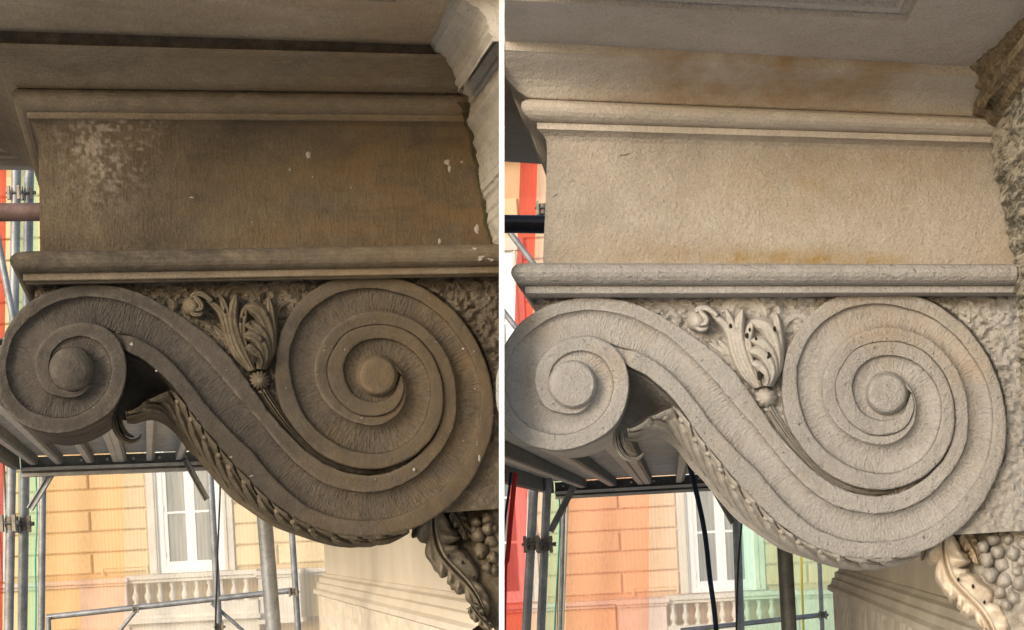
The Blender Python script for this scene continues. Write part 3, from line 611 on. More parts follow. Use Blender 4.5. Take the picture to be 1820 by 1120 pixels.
DKs = 0.75
ROWS_L = [  # last value: dirt plus occlusion shade painted into the quirk and creases
 ('cove_moulding', 'd_mould', [(-70, 51, 800, 79, 0.125, .9), (-70, 55, 800, 83, 0.125, .9), (-70, 74, 800, 97, 0.126, .8), (-72, 75, 800, 97.5, 0.140, 0), (-72, 79, 802, 101, 0.139, 0), (-66, 84, 804, 105, 0.133, 0),
   (-44, 97, 808, 116, 0.110, 0), (-22, 112, 812, 130, 0.088, 0), (-2, 126, 816, 142, 0.068, 0), (13, 140, 820, 153, 0.053, .05), (24, 150, 823, 160, 0.043, .1), (30, 156, 825, 166, 0.038, .5), (31, 158, 826, 168, 0.034, .9)], 220),
 ('upper_moulding', 'd_mould', [(31, 158, 828, 168, 0.034, .9), (25, 160, 828, 169.5, 0.046, .7), (21, 164, 829, 172, 0.052, .6), (20, 169, 830, 177, 0.053, .5), (23, 178, 832, 185, 0.049, .1), (29, 186, 834, 192, 0.042, 0), (37, 193, 836, 199, 0.033, 0), (44, 197, 838, 203, 0.026, 0), (47.5, 198.5, 838, 205, 0.022, .3), (47.5, 201, 838, 207, 0.0225, 0), (47.5, 210, 840, 216, 0.0225, .35), (49, 211.5, 840, 217, 0.020, .2)], 220),
 ('block', 'd_block', [(49, 211.5, 842, 217, 0.020, 0), (54, 215, 844, 221, 0.014, 0), (60, 221, 846, 226, 0.008, 0), (65, 231, 848, 235, 0.003, 0), (67.5, 243, 850, 246, 0.0005, 0), (68.5, 262, 854, 265, 0, 0), (70, 350, 872, 350, 0, 0), (71, 440, 888, 430, 0, 0), (71, 449, 889, 438, 0.0, 0)], 300),
 ('lower_moulding', 'd_mould', [(70, 446.5, 889, 434, -0.004, .8), (58, 446.5, 889, 434, 0.020, .8), (40, 447.5, 889, 434.6, 0.036, .8), (27, 450, 889, 437, 0.046, .85), (19, 456, 889, 442, 0.053, .85), (17, 462, 889, 449, 0.055, .85), (18.5, 469, 889, 456, 0.053, .7), (23, 476, 889, 463, 0.048, .65), (30, 481, 889, 468, 0.041, .7), (38, 484.5, 889, 471.5, 0.033, .75), (41, 486, 889, 473, 0.027, .8), (41, 487.5, 889, 474, 0.028, .1), (41, 498, 889, 484, 0.028, 0), (42, 500, 889, 486, 0.026, .7), (45, 501.5, 889, 487, 0.018, .7), (46, 505, 889, 489.5, 0.017, .7), (50, 507, 889, 491, 0.008, .9), (60, 508, 889, 492, -0.028, .9)], 220),
]
ROWS_R = [
 ('cove_moulding', 'l_mould', [(898, 70, 1800, 121, 0.128, .6), (898, 73.5, 1800, 124, 0.128, .3), (898, 89, 1800, 139, 0.128, 0), (898, 91, 1800, 141, 0.124, 0), (898, 101, 1800, 149, 0.112, 0), (898, 113, 1800, 160, 0.094, 0), (898, 126, 1800, 170, 0.076, 0), (900, 139, 1800, 181, 0.061, 0), (911, 152, 1800, 191, 0.050, 0), (922, 163, 1800, 200, 0.043, 0), (936, 172, 1800, 208, 0.038, .2), (945, 175, 1800, 210.5, 0.035, .3)], 220),
 ('upper_moulding', 'l_mould', [(942, 176, 1800, 211, 0.032, .3), (934, 177.5, 1800, 212, 0.044, 0), (928, 181, 1800, 215, 0.050, 0), (926, 188, 1800, 221, 0.052, 0), (928, 196, 1800, 227, 0.049, 0), (934, 204, 1800, 233, 0.043, 0), (943, 211, 1800, 239, 0.034, 0), (952, 215, 1800, 242, 0.026, .1), (954.5, 216.5, 1800, 243.5, 0.0205, .3), (954.5, 218, 1800, 245, 0.022, 0), (954.5, 229, 1800, 254.5, 0.022, 0), (956, 230.5, 1800, 255.5, 0.019, .1)], 220),
 ('block', 'l_block', [(956, 230.5, 1800, 255.5, 0.019, 0), (961, 235, 1800, 259, 0.013, 0), (967, 241, 1803, 264, 0.006, 0), (971, 250, 1806, 272, 0.001, 0), (972.5, 265, 1810, 285, 0, 0), (970, 350, 1825, 355, 0, 0), (966, 440, 1830, 440, 0, 0), (965, 472, 1832, 472, 0, 0)], 320),
 ('lower_moulding', 'l_stone', [(965, 468, 1804, 470, -0.004, 0), (945, 467.5, 1805, 469.5, 0.022, 0), (928, 468, 1806, 470, 0.040, 0), (916, 471, 1807, 472, 0.050, 0), (909.5, 477, 1808, 478, 0.056, 0), (908, 484, 1808, 484, 0.058, 0), (909.5, 491, 1808, 491, 0.055, 0), (914, 498, 1807, 498, 0.049, 0), (921, 503.5, 1806, 503, 0.041, 0), (930, 506.5, 1804, 506.5, 0.031, 0), (933, 508, 1803, 508, 0.025, .2), (933, 509.5, 1803, 509, 0.027, 0), (933.5, 521, 1803, 519.5, 0.027, 0), (935, 523, 1803, 521, 0.024, 0), (939, 527, 1803, 524, 0.012, 0), (945, 530, 1803, 526, -0.004, .2), (950, 531, 1803, 527, -0.030, .2)], 220),
]

def build_bracket(B, K, loc, label, rows, depth):
    root = thing('scroll_bracket', loc, label, 'bracket', 'pair of carved scroll brackets')
    build_mouldings(B, K, root, [(a, M[b], [(r[0], r[1], 889 if B is LB else r[2], r[3] + ((889 - r[2]) * (r[3] - r[1]) / (r[2] - r[0]) if B is LB else 0), r[4], r[5]) for r in c], d) for a, b, c, d in rows], None, depth)
    build_scroll(B, K, root)
    build_panel_leaf(B, K, root)
    return root
brL = build_bracket(LB, 'd_', tuple(LB.Q(np.array([671, 955.]), -0.05)), 'dark soot-stained stone scroll bracket, uncleaned, left of the white divider', ROWS_L, 0.62)
brR = build_bracket(RB, 'l_', tuple(RB.Q(np.array([671, 955.]), -0.05)), 'pale cleaned stone scroll bracket, right of the white divider', ROWS_R, 0.52)
for pts, w in (([(1095, 282), (1104, 276), (1112, 275), (1124, 270)], 1.8), ([(1009, 326), (1015, 322), (1022, 320)], 1.2), ([(978, 353), (985, 348), (993, 345)], 1.2)):
    c = curve(pts, 1.5, 0); t_ = np.linspace(0, 1, len(c)); ww = w * np.sin(np.pi * np.clip(t_, .04, .96)) * (0.6 + 0.8 * np.array([random.random() for _ in c]))
    MB().grid(np.array([RB.P(c[:, 0], c[:, 1] - ww / 2, 0.0022), RB.P(c[:, 0], c[:, 1] + ww / 2, 0.0022)])).build('scratch', M['dirt'], brR)
# lime and paint flecks on the sooty bracket
def fleck(px, py, r, z, sq=1.0, seed=0):
    m = 11; th = np.linspace(0, 2 * math.pi, m, endpoint=False)
    rr = r * (0.55 + 0.5 * np.array([random.random() for _ in range(m)]))
    p = np.stack([px + np.cos(th) * rr, py + np.sin(th) * rr * sq], -1); c = np.repeat([[px, py]], m, 0)
    rows = [LB.P(p[:, 0], p[:, 1], z - 0.001), LB.P(c[:, 0] * .3 + p[:, 0] * .7, c[:, 1] * .3 + p[:, 1] * .7, z + 0.0006), LB.P(c[:, 0], c[:, 1], z + 0.0007)]
    MB().grid(np.array(rows), close=True).build('paint_fleck', M['paint_fleck'], brL)
for a in [(548, 276, 5.5, 0.001, 1.3), (515, 302, 3, 0.001), (555, 314, 1.8, 0.001), (341, 351, 5, 0.001, .45), (795, 288, 6, 0.001, 1.2), (799, 299, 4, 0.001, 1.8), (781, 428, 4, 0.001, 1.6), (848, 408, 5.5, 0.001, 1.8), (736, 835, 3.6, 0.002, 1.2), (852, 815, 2.6, 0.001, 3), (823, 620, 2.6, 0.006), (843, 624, 1.8, 0.002), (234, 612, 4.2, 0.002, .8), (278, 659, 3, -0.002, .8), (815, 767, 1.8, -0.014), (823, 784, 1.6, -0.014), (844, 691, 2, -0.012), (624, 334, 1.8, 0.001), (448, 395, 2, 0.001), (821, 288, 4, 0.001, .7), (7, 602, 2, 0.001)]:
    fleck(*a)
for cx, cy, rx, ry, n in [(852, 452, 17, 9, 9), (862, 455, 15, 8, 7), (843, 448, 8, 6, 4)]:
    for _ in range(n): fleck(cx + random.uniform(-rx, rx), cy + random.uniform(-ry, ry), random.uniform(3, 6), 0.0525, 0.7)

# ================================================================== carved capital foliage and grapes below the root of each bracket
def build_capital(B, K, label, mat, gmat):
    loc = B.Q(np.array([850, 1120.]), -0.12)
    root = thing('carved_capital', tuple(loc), label, 'capital', 'carved capitals under the brackets')
    mb = MB(); n = 60; x = np.linspace(762, 935, n)
    yt = np.full(n, 903.0); yb = np.interp(x, [762, 790, 815, 850, 880, 935], [925, 985, 1030, 1085, 1120, 1165]); t = np.linspace(0, 1, 60)[:, None]
    if B is LB: sel = x < 889; x, yt, yb = x[sel], yt[sel], yb[sel]
    X = np.repeat(x[None], 60, 0); Y = yt * (1 - t) + yb * t; p = np.stack([X, Y], -1)
    Z = -0.17 + 0.10 * sstep(780, 900, X) * (1 - 0.5 * sstep(1000, 1150, Y)) + 0.03 * fbm(X / 18, Y / 18, 3, 4)
    if B is RB: pass
    mb.grid(B.Q(p, Z), p / 100); mb.build('bell', gmat, root)
    g = 0.20; zc = -0.10
    lim = 100 if B is RB else 0
    leaf_sheet(B, mat, root, [(806,905),(818,925),(828,944),(832,962)], [20, 22, 18, 10], [14, 16, 14, 8], 2, 2, zc - 0.035, 0.02)
    leaf_sheet(B, mat, root, [(744,905),(742,930),(738,946),(733,957)], [8, 8, 8, 5], [9, 9, 9, 5], 1, 1, zc - 0.06, 0.02)
    leaf_sheet(B, mat, root, [(770,904),(771,945),(782,982),(804,1010),(828,1034),(846,1058),(858,1082),(866,1098)], [40, 34, 33, 27, 31, 28, 20, 12], [34, 36, 48, 40, 44, 30 + lim * .2, 22 + lim * .2, 14 + lim * .2], 4, 3, zc, 0.030, 0.028)
    leaf_sheet(B, mat, root, [(838,1076),(850,1092),(862,1106),(876,1116)], [15, 16, 14, 8], [14, 16, 8, 6], 2, 2, zc + 0.03, 0.022)
    for (cx, cy, r) in [(797, 988, 2.4), (822, 1000, 2.4), (842, 1027, 2.2)]:
        mb = MB(); ball(mb, B, (cx, cy), r, zc + 0.036, 0.004, n=4, m=9, sq=1.7, rnd=0.5); mb.build('drill_hole', M['hole'], root)
    G = [(847,928,13),(868,921,11),(868,940,13),(852,953,14),(880,962,13),(855,979,14),(876,992,13),(866,1010,12),(884,1013,12),(842,940,10),(888,940,12)]
    if B is RB: G = [(839,929,11),(857,918,12),(882,917,12),(866,941,13.5),(890,944,13.5),(847,955,14),(875,963,14),(897,973,12.5),(851,981,14.5),(879,988,15),(903,993,13.5),(869,1008,14),(892,1018,13),(880,1030,10),(905,955,11),(910,925,12)]
    for cx, cy, r in G:
        if B is LB and cx + r > 889: cx = 889 - r
        mb = MB(); ball(mb, B, (cx + random.uniform(-1.5, 1.5), cy + random.uniform(-1.5, 1.5)), r * random.uniform(0.84, 1.06), -0.095 + 0.0004 * (cx - 850) + random.uniform(-0.01, 0.006), 0.034, n=9, m=18, sq=random.uniform(0.95, 1.2), rnd=0.42); mb.build('grape', gmat, root)
build_capital(LB, 'd_', 'dark sooty acanthus capital with grapes at the lower left bracket root', M['d_cap'], M['d_leaf'])
build_capital(RB, 'l_', 'cream cleaned acanthus capital with grapes in the lower right corner', M['l_cap'], M['l_leaf'])

# ================================================================== balcony slabs over the brackets
def plane_hit(px, py, o, nn):
    r = ray(px, py); t = ((o - CAM) @ nn) / (r @ nn); return CAM + r * t
def build_balcony(B, pl, pr, label, mat, trim, corner, left_px, right_px):
    a = B.P(pl[0], pl[1], 0.125); b = B.P(pr[0], pr[1], 0.125); X = (b - a) / np.linalg.norm(b - a); N = -B.n
    Zu = np.cross(X, B.n); Zu /= np.linalg.norm(Zu)
    if Zu[2] < 0: Zu = -Zu
    root = thing('balcony', tuple(a), label, 'balcony', 'balcony slabs over the brackets')
    L = np.linalg.norm(b - a)
    def ab(px, py):
        h = plane_hit(px, py, a, Zu) - a
        k = np.linalg.solve(np.array([[X @ X, X @ N], [N @ X, N @ N]]), np.array([h @ X, h @ N])); return k
    ca, cb = ab(*corner)
    lo, hi = left_px, right_px
    def left(y):                 # the slab of the right bay stops at the divider
        lo_, hi_ = -1.0, 1.0
        for _ in range(30):
            m_ = (lo_ + hi_) / 2; p = a + X * m_ + N * y - CAM
            if (p[0] * cr - p[2] * sr) / p[1] * F + PPX < (897.5 if p[1] < 2.33 else 890.0) - (0 if B is RB else 10.5): lo_ = m_
            else: hi_ = m_
        return hi_
    def slab(name, x0, x1, y0, y1, z0, z1, m, nx=60, ny=30):
        ys = np.linspace(y0, y1, ny); w = np.linspace(0, 1, nx)[None]
        xl = np.array([left(y) if (B is RB and x0 == lo) else x0 for y in ys])[:, None]; xr_ = np.array([min(x1, left(y)) if (B is LB and x1 == hi) else x1 for y in ys])[:, None]; U = xl * (1 - w) + xr_ * w; V = np.repeat(ys[:, None], nx, 1)
        pt = a + U[..., None] * X + V[..., None] * N
        mb = MB().grid(pt + (z0 + 0.0016 * fbm(U * 9, V * 9, 3, 3))[..., None] * Zu, np.stack([U, V], -1) * 9)
        mb.grid(pt + z1 * Zu); e = np.concatenate([pt[0], pt[1:, -1], pt[-1, ::-1][1:], pt[::-1, 0][1:]]); mb.grid(np.array([e + z0 * Zu, e + z1 * Zu])); return mb.build(name, m, root, sharp=30)
    if B is RB: slab('soffit', lo, hi, -0.04, cb, 0, 0.12, mat); slab('soffit', lo, hi, -0.80, -0.0405, 0, 0.12, mat)
    else: slab('soffit', lo, hi, -0.80, cb, 0, 0.12, mat)
    slab('soffit', ca, hi, cb, cb + 0.16, 0.0, 0.12, mat, 20, 20)
    slab('soffit', lo, ca, cb + 0.13, cb + 0.16, 0.0, 0.12, mat, 40, 6)
    slab('sunk_panel', lo, ca, cb, cb + 0.13, 0.018, 0.12, mat, 40, 20)
    # moulded edge of the sunk panel
    mb = MB(); pro = [(0.0, 0.0), (0.002, 0.010), (0.012, 0.013), (0.016, 0.006), (0.022, 0.010), (0.026, 0.0185)]
    mb.grid(np.array([[a + X * x + N * (cb + d) + Zu * z for x in (left(cb + d) if B is RB else lo, ca - d)] for d, z in pro]))
    mb.grid(np.array([[a + X * (ca - d) + N * y + Zu * z for y in (cb + d, cb + 0.13)] for d, z in pro]))
    mb.build('panel_moulding', mat, root, sharp=30)
    mb = MB(); mb.box((lo - (0.36 if B is LB else -0.24), -0.835, -0.022), (hi, -0.8, 0.12), X, N, Zu, a); mb.build('edge_trim', trim, root, False)
    mb = MB(); mb.box((lo - (0.36 if B is LB else -0.24), -0.79, -0.008), (hi, -0.765, 0.05), X, N, Zu, a); mb.build('edge_fillet', mat, root, False)
    return root
build_balcony(LB, (0, 55), (765, 80), 'brown sooty balcony soffit above the dark left bracket', M['d_soffit'], M['l_mould'], (702, 4), -0.32, 0.93)
build_balcony(RB, (896, 73), (1716, 119), 'grey cleaned balcony soffit above the pale right bracket', M['l_soffit'], M['l_soffit'], (1613, 37), 0.004, 1.12)

# ================================================================== walls beside the brackets
def rough_band(B, J, depth_to, mat, name, parent, zoff=0.0, lip=0.01, amp=0.012, seed=1, cols=26, rows=None):
    """plaster running from the ragged joint J towards the camera"""
    j = curve(J, 2.5, 1); j = j + np.stack([11.0 * fbm(j[:, 1] / 8, j[:, 0] / 30, 4, seed), 0 * j[:, 0]], -1)
    base = B.P(j[:, 0], j[:, 1], zoff - 0.02); near = depth_to(j) if B is RB else depth_to(j, zoff)
    out = []
    for i, t in enumerate(np.linspace(0, 1, cols)):
        p = base * (1 - t) + near * t
        q = fbm(j[:, 1] / 16, np.full(len(j), t * 6.0), 4, seed + 4)
        q = q * (1 - sstep(0.7, 1.0, t)) if B is LB else q + (0.8 * fbm(j[:, 1] / 4.5, np.full(len(j), t * 22.0), 3, seed + 9) if name == 'crumbling_mortar' else 0)
        p = p - B.u * (amp * q + lip * sstep(0.0, 0.07, t) * (0.6 + 0.8 * (q + 0.5)))[:, None] if i else p + B.u * 0.01
        out.append(p)
    if B is LB:
        e = out[-1] - CAM; py = PPY - (e[:, 0] * sr + e[:, 2] * cr) / e[:, 1] * F; px = (e[:, 0] * cr - e[:, 2] * sr) / e[:, 1] * F + PPX
        for t in (0.25, 0.5, 0.75, 1.0): out.append(WY(px + (891 - px) * t, py, e[:, 1] - 0.004 * t * 0))
    return MB().grid(np.array(out)).build(name, mat, parent)
wl_root = thing('plastered_wall', tuple(LB.P(878, 500, 0) - np.array([0, 0, 1.6])), 'grey patched plaster wall joining the right end of the dark bracket', 'wall')
def near_left(j, zoff):
    base = LB.P(j[:, 0], j[:, 1], zoff); out = []
    for b in base:
        lo, hi = 0.0, 0.6
        for _ in range(30):
            m = (lo + hi) / 2; p = b - LB.n * m - CAM; a = (p[0] * cr - p[2] * sr) / p[1] * F + PPX
            if a < 890 and p[1] > 2.34: lo = m
            else: hi = m
        out.append(b - LB.n * lo)
    return np.array(out)
JL1 = [(755,70),(760,80),(765,88),(775,102),(797,118),(805,135),(809,150),(815,168)]
JL2 = [(797,132),(806,150),(815,168),(821,182),(829,195),(830,220),(840,240),(842,265),(850,300),(855,332),(865,370),(870,405),(876,425),(884,440)]
rough_band(LB, JL1, near_left, M['d_plaster'], 'upper_plaster', wl_root, 0.13, 0.003, 0.003, 3)
rough_band(LB, JL2, near_left, M['d_plaster'], 'lower_plaster', wl_root, 0.02, 0.004, 0.003, 8)
def dirt_band(B, J, name, mat, parent, z, w):
    j = curve(J, 2.5, 1); q = fbm(j[:, 1] / 14, j[:, 0] / 20, 3, 77); a = j - np.stack([w * (0.45 + 1.5 * np.clip(q + .25, 0, 1)), 0 * q], -1); b = j + np.array([9, 0])
    rows = [B.P(a[:, 0], a[:, 1], np.interp(j[:, 1], z[0], z[1]) + 0.0005 - 0.002)]
    for t in np.linspace(0.12, 1, 8):
        p = a * (1 - t) + b * t; rows.append(B.P(p[:, 0], p[:, 1], np.interp(j[:, 1], z[0], z[1]) + 0.001 + 0.007 * t + 0.004 * fbm(j[:, 1] / 5, np.full(len(j), t * 4), 3, 5)))
    MB().grid(np.array(rows)).build(name, mat, parent)
dirt_band(LB, JL2[3:], 'mossy_joint', M['dirt'], wl_root, ([170, 180, 200, 206, 215, 230, 262, 440], [0.053, 0.052, 0.04, 0.024, 0.023, 0.010, 0.001, 0.001]), 9)
wr_root = thing('flaking_wall', tuple(RB.P(1812, 600, 0) - np.array([0, 0, 1.5])), 'flaking cream and grey wall at the far right of the pale bracket', 'wall')
near_right = lambda j: RB.P(j[:, 0], j[:, 1], 0.45) 
def near_right(j):
    return RB.P(j[:, 0], j[:, 1], 0.0) - RB.n * 0.42
JR1 = [(1704,98),(1708,106),(1714,113),(1716,124),(1730,134),(1741,147),(1744,165),(1750,182),(1753,198)]
JR2 = [(1753,196),(1750,205),(1758,222),(1764,245),(1769,285),(1775,325),(1782,365),(1790,405),(1799,440),(1804,462),(1809,478),(1806,500),(1804,515),(1808,540),(1812,600),(1815,700),(1822,780),(1826,900),(1830,960)]
rough_band(RB, JR1, near_right, M['mortar'], 'crumbling_mortar', wr_root, 0.13, 0.008, 0.010, 5)
rough_band(RB, JR2, near_right, M['l_plaster'], 'flaking_plaster', wr_root, 0.03, 0.008, 0.011, 9, cols=60)
# dirty moulding that runs along this wall towards the viewer
mb = MB(); base = RB.P(1757, 200, 0.03); pro = [(0, 0.03), (-0.012, 0.028), (-0.016, 0.016), (-0.030, 0.012), (-0.030, -0.004), (-0.012, -0.012), (-0.008, -0.026), (0.004, -0.032)]
mb.grid(np.array([[base + RB.u * (d + 0.0015 * fbm(np.array(y * 30), np.array(z * 90), 3, 6)) + np.array([0, 0, z]) - RB.n * y for y in np.linspace(0, 0.5, 60)] for d, z in pro]))
mb.build('wall_moulding', M['mortar'], wr_root, sharp=30)

def far_wall(B, anchor, far_px, zmould, key, label):
    """the building's wall running away behind the bracket, with its string course"""
    o = B.P(anchor[0], anchor[1], -0.02); kx = (anchor[0] - B.vp[0]) / (far_px - B.vp[0])
    Y0 = (o - CAM) @ B.n; far = Y0 * kx - Y0; U = -B.u
    root = thing('house_wall', (o[0], o[1], CAMZ - 1.6), label, 'wall')
    mb = MB(); o2 = np.array([o[0], o[1], CAMZ])
    s0 = 0.17 if B is LB else 0.0; ys = np.linspace(s0, far, 60); zs = np.linspace(-1.6, 0.80, 60); Yg, Zg = np.meshgrid(ys, zs)
    P0 = o2 + Yg[..., None] * B.n + Zg[..., None] * np.array([0, 0, 1.0]) + (0.006 * fbm(Yg * 1.2, Zg * 1.2, 3, 3))[..., None] * U
    mb.grid(P0); e = P0[:, -1]; mb.grid(np.array([e, e - U * 0.5]))
    if B is RB: mb.grid(np.array([P0[:, 0], P0[:, 0] - U * 0.6])); mb.grid(np.array([P0[:, 0] - U * 0.6, P0[:, -1] - U * 0.6]))
    mb.build('render_face', M[key], root)
    pro = [(0, 0.012), (0.006, 0.010), (0.010, 0.0), (0.024, -0.006), (0.026, -0.026), (0.036, -0.030), (0.040, -0.050), (0.054, -0.058), (0.056, -0.074), (0.046, -0.080), (0.0, -0.082)]
    yy = np.linspace(s0, far + 0.02, 90)
    mb = MB().grid(np.array([[o2 + B.n * y + np.array([0, 0, zmould + z + 0.002 * fbm(np.array(y * 20), np.array(z * 30), 2, 2)]) + U * (d + 0.003 * fbm(np.array(y * 25), np.array(z * 60 + 9), 3, 2) if d else 0) for y in yy] for d, z in pro]))
    for yq in (far + 0.02,):
        mb.grid(np.array([[o2 + B.n * yq + np.array([0, 0, zmould + z]) + U * d for d, z in pro], [o2 + B.n * yq + np.array([0, 0, zmould - 0.04])] * len(pro)]))
    mb.build('string_course', M[key], root, sharp=30)
    n, m = 240, 60; Y, Z = np.meshgrid(np.linspace(s0, far, n), np.linspace(zmould - 0.081, zmould - 0.9, m))
    cell = np.maximum(0, np.sin(Y * 70 + 2.2 * fbm(Y * 12, Z * 9, 2, 3) * 6) * np.sin(Z * 60 + 6 * fbm(Y * 10, Z * 14, 2, 7)))
    mb = MB().grid(o2 + Y[..., None] * B.n + Z[..., None] * np.array([0, 0, 1.0]) + (0.038 - 0.012 * cell ** 0.6)[..., None] * U)
    e = o2 + far * B.n; z2 = np.array([[0, 0, zmould - 0.081], [0, 0, zmould - 0.9]]); mb.grid(np.array([[e + z2[0] + U * .038, e + z2[1] + U * .038], [e + z2[0], e + z2[1]]]))
    mb.build('pitted_band', M[key], root, sharp=0)
far_wall(LB, (884, 500), 552, -0.165, 'd_wall', 'smooth cream wall with a moulded string course behind the dark bracket')
far_wall(RB, (1830, 500), 1486, -0.235, 'l_wall', 'stained beige wall with a moulded string course behind the pale bracket')

# ================================================================== white divider standing in for the blank gap between the two views
def edge_pts(px, Y): return [WY(px, -70, Y), WY(px, 940 + 1.46 / Y * F, Y)]
f0, f1 = edge_pts(887.0, 2.325), edge_pts(896.4, 2.325); b0, b1 = edge_pts(888.5, 2.44), edge_pts(895.0, 2.44)
v = [f0[0], f1[0], f1[1], f0[1], b0[0], b1[0], b1[1], b0[1]]
dv = MB().raw(np.array(v), [(0, 1, 2, 3), (4, 7, 6, 5), (0, 3, 7, 4), (1, 5, 6, 2), (0, 4, 5, 1), (3, 2, 6, 7)]).build('gap_divider', M['white_paint'], None, False)
tag(recenter(dv, tuple(f0[1])), 'thin white upright divider standing in for the gap between the dark and pale views', 'panel')

# ================================================================== scaffold
GRP = 'scaffold tubes behind the brackets'
def tube(p0, p1, Y, wpx, label, mat='galv', Y2=None, name='scaffold_tube', cat='tube', group=GRP, over=0):
    p0 = np.array(p0, float); p1 = np.array(p1, float)
    a = WY(p0[0], p0[1], Y); b = WY(p1[0], p1[1], Y2 or Y); r = wpx * Y / F / 2
    o = MB().tube(np.linspace(a, b, 12), r, 18).build(name, M[mat], None, sharp=50)
    base = a if a[2] < b[2] else b
    return tag(recenter(o, tuple(base)), label, cat, group)
def coupler(px, py, Y, label, s=1.0):
    c = WY(px, py, Y); u = Y / F * s; root = thing('tube_coupler', tuple(c - np.array([0, 0, 17 * u])), label, 'coupler', 'couplers clamped on the scaffold tubes')
    th = np.linspace(0, 2 * math.pi, 24, endpoint=False)
    mb = MB()
    for dz, h, rr in ((0, 7, 10.2), (0, 11, 9.4)):
        mb.grid(np.array([[c + u * np.array([math.cos(t) * rr, math.sin(t) * rr, dz + z]) for t in th] for z in (-h, -h, h, h)]), close=True)
    mb.build('clamp', M['coupler'], root)
    for sx in (-1, 1):
        mb = MB().box((sx * 11 - 3, -16, -15), (sx * 11 + 3, -9, 15), o=c, X=(u, 0, 0), Y=(0, u, 0), Z=(0, 0, u)); mb.build('jaw', M['coupler'], root, False)
    mb = MB().tube([c + u * np.array([-17, -13, 0]), c + u * np.array([20, -13, 0])], 2.4 * u, 8); mb.build('bolt', M['galv_dark'], root)
    mb = MB().tube([c + u * np.array([15, -13, 0]), c + u * np.array([20, -13, 0])], 4.4 * u, 6); mb.build('nut', M['galv_dark'], root, False)
# left bay
tube((29, 300), (12, 1330), 6.6, 16.5, 'leftmost upright scaffold tube seen below the dark bracket', 'galv')
tube((52, 300), (37, 1330), 6.7, 16.5, 'second upright scaffold tube from the left edge, beside a coupler', 'galv')
tube((76, 845), (71, 1330), 7.2, 12.5, 'greenish upright tube left of the orange netting', 'galv')
tube((430, 420), (503, 1330), 4.1, 27, 'thick grey upright tube right of the yellow house window', 'galv')
tube((516, 900), (543, 1330), 8.0, 11, 'thin upright tube next to the cream wall corner, dark bay', 'galv')
tube((370, 780), (402, 1330), 8.0, 12, 'upright tube crossing the right edge of the yellow house window', 'galv')
tube((84, 1097), (524, 1049), 8.0, 10.5, 'horizontal guard rail tube in front of the yellow house balustrade', 'galv')
tube((86, 1097), (90, 1330), 7.97, 9, 'short stub under the left end of the guard rail, dark bay', 'galv')
tube((204, 1132), (243, 1084), 8.0, 6.5, 'small slanted brace under the guard rail, before the pale pedestal', 'galv')
tube((376, 1072), (440, 1128), 8.03, 6.5, 'small slanted brace under the guard rail, right of the window', 'galv')
tube((-40, 378), (150, 376), 3.7, 32, 'rusty brown horizontal tube behind the dark bracket block', 'rust')
tube((-10, 395), (30, 600), 5.6, 12, 'slanted grey tube at the far left edge beside red netting', 'galv')
coupler(19, 930, 6.6, 'coupler low on the leftmost upright tube, dark bay'); coupler(45, 932, 6.7, 'coupler low on the second upright tube, dark bay')
coupler(28, 345, 6.6, 'coupler high on the leftmost upright tube above the rusty pipe', .8); coupler(51, 346, 6.7, 'coupler high on the second upright tube above the rusty pipe', .8)
coupler(522, 1052, 7.95, 'coupler joining the guard rail to the thin tube by the cream wall, dark bay', .55); coupler(391, 1114, 7.95, 'coupler at the foot of the tube in front of the yellow house window', .55); coupler(242, 1083, 7.95, 'small coupler on the guard rail above the slanted brace, dark bay', .4)
# right bay
tube((958, 700), (924, 1330), 6.6, 16.5, 'upright scaffold tube next to the red netting, pale bay', 'galv')
tube((980, 700), (952, 1330), 6.7, 15.5, 'second upright scaffold tube of the pale bay, beside green netting', 'galv')
tube((1002, 880), (991, 1330), 7.4, 8, 'thin teal-grey upright tube left of the orange house', 'galv')
tube((1383, 760), (1414, 1330), 4.1, 27, 'thick dark upright tube right of the orange house window', 'galv_dark')
tube((1455, 970), (1471, 1330), 8.0, 7.5, 'thin upright tube next to the beige wall corner, pale bay', 'galv')
tube((1306, 830), (1323, 1330), 7.0, 15, 'grey upright tube beside a black cable, pale bay', 'galv')
tube((1210, 1121), (1470, 1092), 8.0, 9, 'horizontal guard rail tube, pale bay', 'galv')
tube((880, 398), (1060, 400), 3.6, 32, 'black horizontal tube behind the pale bracket block', 'black_pipe')
tube((885, 385), (965, 492), 5.6, 10.5, 'slanted grey tube below the black pipe, pale bay', 'galv')
tube((860, 508), (935, 606), 5.9, 10, 'slanted grey tube left of the pale volute', 'galv')
coupler(944, 967, 6.6, 'coupler on the upright tube next to red netting, pale bay'); coupler(968, 968, 6.7, 'coupler on the second upright tube, pale bay')
coupler(964, 372, 6.5, 'small dark coupler above the black pipe, pale bay', .8)
coupler(1461, 1093, 7.95, 'coupler joining the guard rail to the thin tube, pale bay', .5); coupler(1000, 905, 7.3, 'small coupler on the thin teal-grey tube, pale bay', .45)
